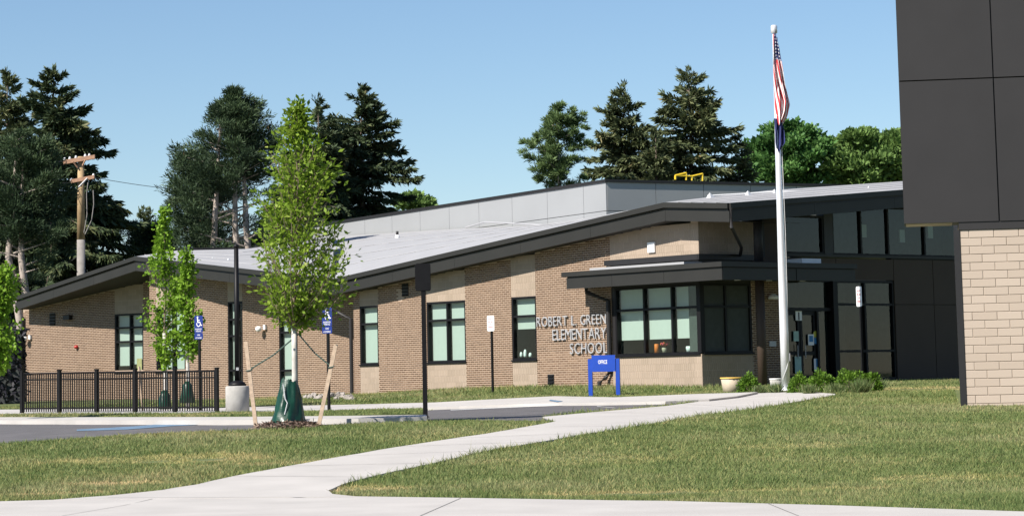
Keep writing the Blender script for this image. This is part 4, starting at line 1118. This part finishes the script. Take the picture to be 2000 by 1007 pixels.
pine(385, 290, 124, [(290,372,400),(340,335,430),(400,335,450),(450,340,450),(500,330,450)], 'shorter dark pine at the left of the broad pine', 31, trunks=((0,.2),), nclump=150)
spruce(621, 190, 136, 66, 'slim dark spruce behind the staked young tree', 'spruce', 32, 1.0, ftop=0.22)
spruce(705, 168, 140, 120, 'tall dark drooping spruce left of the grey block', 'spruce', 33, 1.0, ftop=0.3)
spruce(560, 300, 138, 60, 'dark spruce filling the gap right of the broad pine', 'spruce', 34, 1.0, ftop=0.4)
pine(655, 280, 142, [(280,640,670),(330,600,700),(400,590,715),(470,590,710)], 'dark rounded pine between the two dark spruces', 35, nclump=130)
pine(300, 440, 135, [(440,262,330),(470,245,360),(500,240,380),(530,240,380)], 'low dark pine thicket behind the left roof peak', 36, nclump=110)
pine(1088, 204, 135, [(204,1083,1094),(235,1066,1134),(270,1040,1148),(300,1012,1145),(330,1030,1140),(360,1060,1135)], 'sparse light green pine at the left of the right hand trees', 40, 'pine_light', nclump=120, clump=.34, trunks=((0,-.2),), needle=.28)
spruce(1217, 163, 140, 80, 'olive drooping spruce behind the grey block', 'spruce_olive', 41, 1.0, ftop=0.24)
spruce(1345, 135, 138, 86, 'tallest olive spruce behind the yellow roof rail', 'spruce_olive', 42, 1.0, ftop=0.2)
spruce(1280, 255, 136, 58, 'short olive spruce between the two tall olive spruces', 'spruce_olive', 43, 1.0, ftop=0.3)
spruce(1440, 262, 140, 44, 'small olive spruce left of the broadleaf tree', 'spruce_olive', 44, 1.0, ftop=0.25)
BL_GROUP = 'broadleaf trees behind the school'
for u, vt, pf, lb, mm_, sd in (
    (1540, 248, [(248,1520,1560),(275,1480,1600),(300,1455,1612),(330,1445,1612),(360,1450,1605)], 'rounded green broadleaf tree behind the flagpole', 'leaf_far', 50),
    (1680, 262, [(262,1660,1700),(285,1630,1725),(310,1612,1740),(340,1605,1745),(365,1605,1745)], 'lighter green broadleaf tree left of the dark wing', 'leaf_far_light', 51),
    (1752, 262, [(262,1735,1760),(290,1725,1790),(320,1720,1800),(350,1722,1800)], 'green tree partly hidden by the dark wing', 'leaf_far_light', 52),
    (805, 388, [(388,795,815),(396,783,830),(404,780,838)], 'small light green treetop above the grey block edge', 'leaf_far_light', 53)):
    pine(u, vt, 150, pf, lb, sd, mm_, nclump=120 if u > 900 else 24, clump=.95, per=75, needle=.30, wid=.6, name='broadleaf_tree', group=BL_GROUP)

# ------------------------------------------------------------------ young planted trees
def young_tree(base, u, vtop, prof, label, seed, m, nbr, leafn, size, wid, name='young_tree', trunk_r=.05, pale_to=None, group=None, maple=False):
    global RNG
    RNG = np.random.default_rng(seed)
    b_ = np.array(base); Y = b_[1]; H = hgt(u, vtop, b_)
    dxt = float(atY(u, vtop, Y)[0] - b_[0])
    t = empty(name, tuple(b_), 0, label, 'tree', group)
    pz = [hgt(u, v, b_) for v, a, c in prof][::-1]
    pa = [float(atY(a, v, Y)[0]-b_[0]) for v, a, c in prof][::-1]; pc = [float(atY(c, v, Y)[0]-b_[0]) for v, a, c in prof][::-1]
    def tx(z): return dxt * (z/H)
    zs = np.linspace(0, H*.97, 9)
    MB().tube([(tx(z) + .02*math.sin(z*2), 0.02*math.cos(z*1.7), z) for z in zs], list(np.linspace(trunk_r, .008, 9)), 10).build('trunk', 'bark_young', t, True)
    if pale_to:
        MB().tube([(tx(z) + .02*math.sin(z*2), 0.02*math.cos(z*1.7), z) for z in np.linspace(0, pale_to, 5)], list(np.linspace(trunk_r*1.22, trunk_r*1.02, 5)), 12).build('trunk_wrap', 'bark_pale', t, True)
    br = MB(); Cs, Ds, Ts = [], [], []
    for k in range(nbr):
        f = (k + RNG.random())/nbr; z1 = pz[0] + (pz[-1]-pz[0])*f
        a, c = np.interp(z1, pz, pa), np.interp(z1, pz, pc)
        az = RNG.random()*6.28; ca = math.cos(az)
        mid = (a+c)/2; hw = (c-a)/2
        r_ = hw*(.35 + .75*RNG.random())
        end = np.array([mid + r_*ca, r_*math.sin(az)*.9, z1])
        z0 = max(pz[0]*.92, z1 - r_*(1.0 + .5*RNG.random())); st = np.array([tx(z0), 0, z0])
        md = (st + end)/2 + np.array([ca*.10*r_, math.sin(az)*.1*r_, -.10*r_])
        br.tube([tuple(st), tuple(md), tuple(end)], [.014, .010, .004], 4, False)
        n = int(leafn/nbr*(.6 + .8*RNG.random())); tt = .25 + .78*RNG.random(n)**.8
        tt = tt[:, None]; P = st*(1-tt)**2 + 2*md*tt*(1-tt) + end*tt**2
        side = RNG.normal(size=(n, 3))*(.06 + .055*hw)
        P = P + side
        Dv = side*4 + rand_dirs(n)*.7 + np.array([ca*.4, math.sin(az)*.4, .25 if not maple else -.5])
        Cs.append(P); Ds.append(Dv); Ts.append(np.clip(.45 + RNG.normal()*.12 + RNG.normal(size=n)*.2, 0, 1))
        for q in range(3):
            i = RNG.integers(0, n); br.tube([tuple(md*.4 + end*.6), tuple(P[i])], [.005, .002], 3, False)
    br.build('branches', 'bark_young', t)['kind'] = 'stuff'
    C_, D_, T_ = map(np.concatenate, (Cs, Ds, Ts)); s_ = size*(.6 + .7*RNG.random(len(C_)))
    V, F, T_ = leaves(C_, D_, s_, s_*wid, T_)
    crown('crown', V, F, T_, m, t)
    return t
tb0 = G(572, 834); tb0[2] = zt(tb0[0], tb0[1])
young_tree(tb0, 582, 208, [(208,577,584),(235,563,592),(262,548,615),(300,520,655),(340,515,672),(400,500,682),(440,482,692),(490,468,712),(520,480,715),(555,500,690),(582,522,640),(605,540,608),(622,560,600)],
           'staked young tree with bright green crown and green watering bag', 60, 'leaf_young', 130, 7600, .112, .46, pale_to=hgt(583, 645, tb0), trunk_r=.046)
for i, (u, vb_, vt, pf, lb) in enumerate((
    (322, 800, 404, [(404,320,326),(432,317,326),(445,308,330),(470,295,352),(510,286,368),(560,284,366),(600,283,362),(650,290,365),(690,300,350),(705,310,335)], 'taller staked young maple behind the picket fence'),
    (366, 800, 487, [(487,362,374),(515,352,378),(560,345,388),(600,348,394),(650,352,390),(690,358,385)], 'slimmer staked young maple behind the picket fence'))):
    bb = G(u, vb_, .05); bb[2] = zt(bb[0], bb[1])
    young_tree(bb, u, vt, pf, lb, 62+i, 'leaf_maple', 46, 3400 - 1200*i, .105, .85, name='young_maple', trunk_r=.045, pale_to=hgt(u, 650, bb), group='young maples behind the fence', maple=True)
    sm = empty('watering_bag', tuple(bb), 0, ('dark green watering bag around the taller maple trunk', 'dark green watering bag around the slimmer maple trunk')[i], 'bag', 'small watering bags')
    hh = .62
    MB().lathe([(.20, .0 + .25*i), (.19, .2 + .25*i), (.15, hh-.15 + .25*i), (.07, hh + .25*i)], 12).build('body', 'bag_green', sm, True)
lb_ = G(12, 812, .05); lb_ = atY(-26, 815, 66); lb_[2] = zt(lb_[0], lb_[1])
young_tree(lb_, 8, 520, [(520,-20,22),(545,-40,30),(590,-50,36),(640,-50,46),(680,-45,40),(715,-30,16)], 'bright green young maple cut by the left picture edge', 66, 'leaf_maple', 60, 4200, .115, .85, name='young_maple', maple=True)

# stakes, straps, watering bag, mulch of the near tree
def stake(u0, v0, u1, v1, label, dY):
    b_ = G(u0, v0); b_[2] = zt(b_[0], b_[1]); tp = atY(u1, v1, b_[1] + dY); d = tp - b_
    t = empty('tree_stake', tuple(b_), 0, label, 'stake', 'stakes of the near young tree')
    w = .036; dn = -d*.08
    def ring(p): return [(p[0]-w, p[1]-w, p[2]), (p[0]+w, p[1]-w, p[2]), (p[0]+w, p[1]+w, p[2]), (p[0]-w, p[1]+w, p[2])]
    MB().hexa(ring(dn), ring(d)).build('post', 'wood_stake', t)
    return t, b_, d
s1, p1, d1 = stake(500, 834, 480, 667, 'pale wooden stake leaning left of the near young tree', .0)
s2, p2, d2 = stake(622, 833, 656, 672, 'pale wooden stake leaning right of the near young tree', .0)
tie = atY(583, 652, tb0[1])
def strap(p, d, f, label, nm='tree_strap'):
    e = p + d*f; t = empty(nm, tuple(e), 0, label, 'strap', 'straps of the near young tree')
    a = Vector(tie - e); mid = a*.5 + Vector((0, 0, -.05))
    MB().tube([(0, 0, 0), tuple(mid), tuple(a)], .014, 6).build('webbing', 'strap_green', t)
    MB().tube([(-.05, -.04, -.02), (.05, -.045, 0), (.05, .045, .01), (-.05, .045, -.01), (-.05, -.04, -.02)], .012, 5, False).build('loop', 'strap_green', t)
strap(p1, d1, .67, 'dark green strap from the trunk to the left stake'); strap(p2, d2, .73, 'dark green strap from the trunk to the right stake')
bagp = tb0 + np.array([-.05, -.02, 0]); Hbag = hgt(568, 742, bagp)
tbag = empty('watering_bag', tuple(bagp), 0, 'large shiny green watering bag around the near young tree', 'bag')
vs, fs = [], []; nn, mm2 = 40, 16
for j in range(mm2+1):
    f = j/mm2
    for k in range(nn):
        a = 2*math.pi*k/nn; r_ = (.31 - .17*f**1.15) * (1 + .08*math.sin(3*a + 4*f) + .05*math.sin(7*a - 6*f) + .03*math.sin(13*a+3*f) + .035*math.sin(5*a+17*f)*math.sin(9*f+2*a))
        if math.cos(a) < 0: r_ *= 1 + .18*(1-f)**4
        vs.append((r_*math.cos(a) - .03*(1-f), r_*math.sin(a), Hbag*f + .03*math.sin(2*a)*f + (.03 if f == 1 and k % 5 == 0 else 0)))
for j in range(mm2):
    for k in range(nn): fs.append((j*nn+k, j*nn+(k+1) % nn, (j+1)*nn+(k+1) % nn, (j+1)*nn+k))
MB().add(vs, fs).build('body', 'bag_green', tbag, True)
MB().tube([(-.10, -.20, Hbag*.92), (-.06, -.235, Hbag*.6), (-.02, -.255, Hbag*.52), (-.07, -.285, Hbag*.28)], .010, 5).build('zip', 'insulator', tbag)
RNG = np.random.default_rng(5)
nm = 1500; ang = RNG.random(nm)*6.283; rr = RNG.random(nm)**.5
mx_, my_ = tb0[0] - .08 + rr*np.cos(ang)*.62, tb0[1] - .15 + rr*np.sin(ang)*1.15
mc = np.c_[mx_, my_, terr(mx_, my_) + .10*(1-rr**2) + .01 + RNG.random(nm)*.02]
V, F, T_ = leaves(mc, rand_dirs(nm)*np.array([1, 1, .35]), .05 + .06*RNG.random(nm), .02 + .015*RNG.random(nm), RNG.random(nm))
mo = np_mesh('mulch', V, F, 'mulch', None, T_); tag(mo, 'brown bark mulch around the near young tree', 'mulch', kind='stuff')

# small stake of the maples behind the fence
b_ = G(279, 803, .05); b_[2] = zt(b_[0], b_[1]); tp = atY(272, 715, b_[1]) - b_
t = empty('tree_stake', tuple(b_), 0, 'thin pale stake leaning behind the picket fence', 'stake')
MB().tube([(0, 0, 0), tuple(tp)], .028, 4).build('post', 'wood_stake', t)

# ------------------------------------------------------------------ utility pole and wires
ub = base_on(160, 113); up_t = atY(158, 306, 113); UH = float(up_t[2] - ub[2])
t = empty('utility_pole', (float(up_t[0]), float(ub[1]), float(ub[2])), 0, 'tall wooden utility pole with two crossarms before dark spruces', 'utility pole')
def up(u, v, dy=0): P = atY(u, v, 113); return (float(P[0]-up_t[0]), dy, float(P[2]-ub[2]))
zgrey = up(160, 468)[2]
MB().tube([(0,0,0), (0,0,zgrey)], [.19, .18], 14).build('lower_shaft', 'pole_grey', t, True)
MB().tube([(0,0,zgrey), (0,0,UH)], [.178, .14], 14).build('shaft', 'pole_wood', t, True)
def arm(a, b_, th=.07):
    a, b_ = Vector(a), Vector(b_)
    MB().hexa([(a.x, a.y-th, a.z-th), (b_.x, b_.y-th, b_.z-th), (b_.x, b_.y+th, b_.z-th), (a.x, a.y+th, a.z-th)], [(a.x, a.y-th, a.z+th), (b_.x, b_.y-th, b_.z+th), (b_.x, b_.y+th, b_.z+th), (a.x, a.y+th, a.z+th)]).build('crossarm', 'crossarm', t)
arm(up(126, 318, -.21), up(187, 307, -.21), .09); arm(up(140, 355, -.21), up(186, 346, -.21), .08)
MB().tube([up(145, 317, -.3), up(153, 328, -.2)], .04, 5).build('brace', 'crossarm', t); MB().tube([up(169, 313, -.3), up(163, 324, -.2)], .04, 5).build('brace', 'crossarm', t)
MB().tube([up(156, 366, -.25), up(173, 349, -.3)], .04, 5).build('brace', 'insulator', t)
for u, v in ((128,313),(138,311),(150,309),(168,306),(176,305),(141,353),(184,344),(172,350)):
    p = up(u, v, -.21); k = MB().lathe([(.05, -.06), (.07, 0), (.03, .1)], 8, p[:2]); k.v = [(x, y, z+p[2]) for x, y, z in k.v]; k.build('insulator', 'insulator', t, True)
for pts_ in ([(174,357),(171,380),(172,420),(166,455)], [(184,372),(185,400),(181,430),(168,458)]): MB().tube([up(u, v, -.25) for u, v in pts_], .022, 5).build('riser_cable', 'pole_grey', t)
def wire(a, b_, ya, yb, sag, label, r=.013):
    A_, B_ = atY(a[0], a[1], ya), atY(b_[0], b_[1], yb); o = MB()
    pts_ = [A_ + (B_-A_)*k/14 - np.array([0, 0, sag*4*(k/14)*(1-k/14)]) for k in range(15)]
    o.tube([tuple(p) for p in pts_], r, 5); tag(o.build('overhead_wire', 'wire'), label, 'wire', 'overhead wires')
wire((128,315),(-60,331), 113, 106, .04, 'upper overhead wire running left from the utility pole')
wire((150,312),(-60,326), 113, 110, .04, 'second overhead wire running left from the utility pole top')
wire((141,356),(-60,364), 113, 106, .04, 'lower overhead wire running left from the utility pole')
wire((186,347),(345,370), 113, 118, .04, 'overhead wire running right towards the broad pine')
wire((184,350),(250,425), 113, 126, .0, 'steep guy wire running right from the utility pole')
wire((155,498),(60,562), 113, 114, .0, 'slanting cable left of the utility pole foot')

# ------------------------------------------------------------------ planting, tubs and stones near the entrance
def shrub(u, v, w, h, label, seed, m='shrub', n=1300, leaf=.075, group='round shrubs by the entrance'):
    global RNG
    RNG = np.random.default_rng(seed); b_ = G(u, v, .03); b_[2] = zt(b_[0], b_[1])
    t = empty('shrub', tuple(b_), 0, label, 'shrub', group)
    q = rand_dirs(n); q[:, 2] = np.abs(q[:, 2]); rad = (.55 + .45*RNG.random((n, 1))**.6) * (1 + .16*np.sin(q[:, :1]*6+seed)*np.cos(q[:, 1:2]*5))
    P = q*rad*np.array([w/2, w/2, h*.95]) + np.array([0, 0, .03])
    V, F, T_ = leaves(P, q + rand_dirs(n)*.8, leaf*(.7+.6*RNG.random(n)), leaf*.55, np.clip(.5 + .2*RNG.normal(size=n), 0, 1))
    crown('foliage', V, F, T_, m, t)
    st = MB()
    for k in range(7):
        a = k*.9; st.tube([(0, 0, 0), (.25*w*math.cos(a), .25*w*math.sin(a), h*.6)], [.015, .006], 4, False)
    st.build('stems', 'bark_young', t)
shrub(1463, 765, .52, .46, 'round green shrub beside the cream tub', 70)
shrub(1562, 766, .52, .46, 'green shrub just right of the flagpole', 71)
shrub(1604, 765, .66, .52, 'green shrub in front of the entrance doors', 72)
shrub(1660, 764, .80, .54, 'wide green shrub below the storefront glazing', 73)
shrub(1702, 762, .50, .44, 'small green shrub right of the white edge-on sign', 74)
def tuft(u, v, w, h, label, seed, n=500, m='straw_grass'):
    global RNG
    RNG = np.random.default_rng(seed); b_ = G(u, v, .02); b_[2] = zt(b_[0], b_[1])
    t = empty('ornamental_grass', tuple(b_), 0, label, 'grass plant', 'grass tufts by the entrance')
    P = np.c_[RNG.normal(size=(n, 2))*w*.16, np.zeros(n)]
    D = np.c_[RNG.normal(size=(n, 2))*.55, np.ones(n)]
    s_ = h*(.6 + .5*RNG.random(n)); V, F, T_ = leaves(P, D, s_, .014 + .006*RNG.random(n), RNG.random(n))
    crown('blades', V, F, T_, m, t)
for i, (u, v, w, h, lb) in enumerate(((1484,768,.45,.30,'pale grass tuft in front of the round shrub'), (1515,767,.45,.36,'pale grass tuft before the white bucket'), (1580,769,.5,.34,'pale grass tuft right of the flagpole foot'), (1632,768,.6,.36,'loose tall grass tuft left of the edge-on sign'), (1682,767,.7,.5,'tall grass tuft around the edge-on sign post'), (1712,760,.6,.40,'small grass tuft at the right end of the planting'))):
    tuft(u, v, w*.85, h*.85, lb, 80+i, 380)
def tub(u, v, w, h, label, m, rim, cat='planter'):
    b_ = G(u, v, .03); b_[2] = zt(b_[0], b_[1]); t = empty('planter_tub', tuple(b_), 0, label, cat)
    MB().lathe([(w*.36, -.05), (w*.48, h*.93), (w*.42, h*.94)], 20).build('body', m, t, True)
    MB().lathe([(w*.485, h*.9), (w*.51, h*.92), (w*.51, h), (w*.44, h), (w*.44, h*.94)], 20).build('rim', rim, t, True)
tub(1429, 764, .58, .40, 'cream tub with a yellow rim against the block wall', 'planter_cream', 'planter_yellow')
tub(1516, 758, .36, .30, 'small pale grey bucket behind the flagpole', 'concrete_round', 'white_paint', 'bucket')
# stones at the foot of the brick wall
rr_ = random.Random(3)
for i in range(15):
    u = 600 + i*6.3 + rr_.uniform(-2, 2); b_ = G(u, 779 + rr_.uniform(-2, 2)); b_[2] = zt(b_[0], b_[1])
    r_ = .09 + rr_.random()*.10; k = MB().lathe([(r_*.7, -.05), (r_, r_*.35), (r_*.8, r_*.8), (r_*.3, r_)], 8)
    k.v = [(x*(1+.3*rr_.uniform(-1,1)), y*(1+.3*rr_.uniform(-1,1)), z*(1+.3*rr_.uniform(-1,1))) for x, y, z in k.v]
    o = k.build('stone', 'rock'); o.location = b_; o.rotation_euler = (0, 0, rr_.random()*6)
    tag(o, 'pale stone at the foot of the brick wall, %s in the row from the left' % ('first second third fourth fifth sixth seventh eighth ninth tenth eleventh twelfth thirteenth fourteenth fifteenth'.split()[i]), 'stone', 'stones by the downspout')
# dark hedge at the left edge
RNG = np.random.default_rng(9)
hb_ = atY(-10, 790, 97); nh = 5200
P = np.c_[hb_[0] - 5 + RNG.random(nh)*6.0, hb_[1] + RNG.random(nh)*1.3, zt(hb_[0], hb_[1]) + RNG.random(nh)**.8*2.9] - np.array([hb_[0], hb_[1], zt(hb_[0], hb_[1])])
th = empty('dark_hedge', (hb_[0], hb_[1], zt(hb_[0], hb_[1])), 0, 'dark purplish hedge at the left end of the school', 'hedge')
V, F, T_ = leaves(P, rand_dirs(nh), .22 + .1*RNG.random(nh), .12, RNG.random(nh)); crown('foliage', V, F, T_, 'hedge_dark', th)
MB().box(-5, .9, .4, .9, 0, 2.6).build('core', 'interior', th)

# ------------------------------------------------------------------ grass blades
RNG = np.random.default_rng(21)
def fp(pts_): return [tuple(l2w(x, y, 0)[:2]) for x, y in pts_]
SOLID = PAVED + [fp([(-28.5,-.0),(-20.3,1.6),(-20.3,.1),(-18.85,0),(-5.85,1.25),(-5.85,0),(11.15,0),(11.15,14),(-28.5,14)]),
         [tuple((np.array(wing.location) + wx*a + wy*b2)[:2]) for a, b2 in ((-.15,0),(8,0),(8,10),(-.15,10))]]
NB = 1500000
Yb = 24*np.exp(RNG.random(NB)*math.log(90/24))
Xb = (RNG.random(NB)*2-1)*.255*Yb + 0.0
ok = np.ones(NB, bool)
for poly in SOLID: ok &= ~inside(poly, Xb, Yb)
ok |= inside([tuple(p) for p in gi], Xb, Yb)
Xb, Yb = Xb[ok], Yb[ok]; nb = len(Xb)
Zb = terr(Xb, Yb)
isl = inside([tuple(p) for p in gi], Xb, Yb); Zb = Zb + isl*.10
lx = (Xb - OO[0])*AX[0] + (Yb - OO[1])*AX[1]; ly = (Xb - OO[0])*BX[0] + (Yb - OO[1])*BX[1]
nearwall = np.exp(-np.maximum(-ly - .2, 0)/2.2) * (ly < .5)*(lx < 11.5)
hn = .5 + .5*np.sin(Xb*1.3 + 2*np.sin(Yb*.9)) * np.sin(Yb*1.1 + Xb*.4)
hgt_b = (.022 + .026*hn + .03*RNG.random(nb)**3) * (.6 + .8*RNG.random(nb)) + nearwall*.12*RNG.random(nb)
edge = np.zeros(nb, bool)
for dx_, dy_ in ((-.22, 0), (.22, 0), (0, .45), (0, -.45), (-.15, .3)): edge |= inside([tuple(q) for q in wp], Xb + dx_, Yb + dy_)
edge &= RNG.random(nb) < .35; hgt_b[edge] *= 1.9
tall = RNG.random(nb) < .004; hgt_b[tall] *= 2.2
wdt = np.clip(.007*Yb/30, .006, .02)
az = RNG.random(nb)*6.283; ln = RNG.normal(size=(nb, 2))*.55*hgt_b[:, None]
c_, s_ = np.cos(az)*wdt, np.sin(az)*wdt
V = np.empty((nb, 3, 3), np.float32)
V[:, 0] = np.c_[Xb - c_, Yb - s_, Zb - .01]; V[:, 1] = np.c_[Xb + c_, Yb + s_, Zb - .01]; V[:, 2] = np.c_[Xb + ln[:, 0], Yb + ln[:, 1], Zb + hgt_b]
tone_b = .5 + .22*RNG.normal(size=nb) + .30*np.clip(.5*np.sin(Xb*.55 + 1.3*np.sin(Yb*.5)) + .5*np.sin(Yb*.8 + .7*Xb), 0, 1)*(.35 + .65*(Xb < 0))
for u, v, ru, rv, k_ in ((300,897,1.7,.75,.42),(400,900,1.0,.5,.3),(225,946,.7,.35,.5),(120,965,.9,.25,.35),(1380,962,2.4,.45,.35),(1250,966,1.4,.3,.4),(1840,935,.9,.6,.32),(1560,872,.8,.6,.22),(1700,762,2.6,1.2,.36),(1830,760,2.2,1.4,.34),(1150,900,1.5,.8,.2),(690,955,.8,.4,.45),(600,905,2.0,.25,.3)):
    c_g = G(u, v); q_ = ((Xb - c_g[0])/ru)**2 + ((Yb - c_g[1])/rv)**2 + .5*np.sin(Xb*7)*np.sin(Yb*5)
    tone_b += 1.5*k_*np.clip(1.4 - q_, 0, 1)
    V[:, 2, 2] -= (.5*hgt_b*np.clip(1.2 - q_, 0, 1)).astype(np.float32)
go = np_mesh('grass', V.reshape(-1, 3), np.arange(3*nb).reshape(nb, 3), 'grass_blade', None, np.clip(tone_b, 0, 1))
tag(go, 'short mown lawn grass with yellowed patches', 'grass', kind='stuff')
print('GRASS', nb, 'single bricks', len(single), 'blocks', len(BLOCKS))
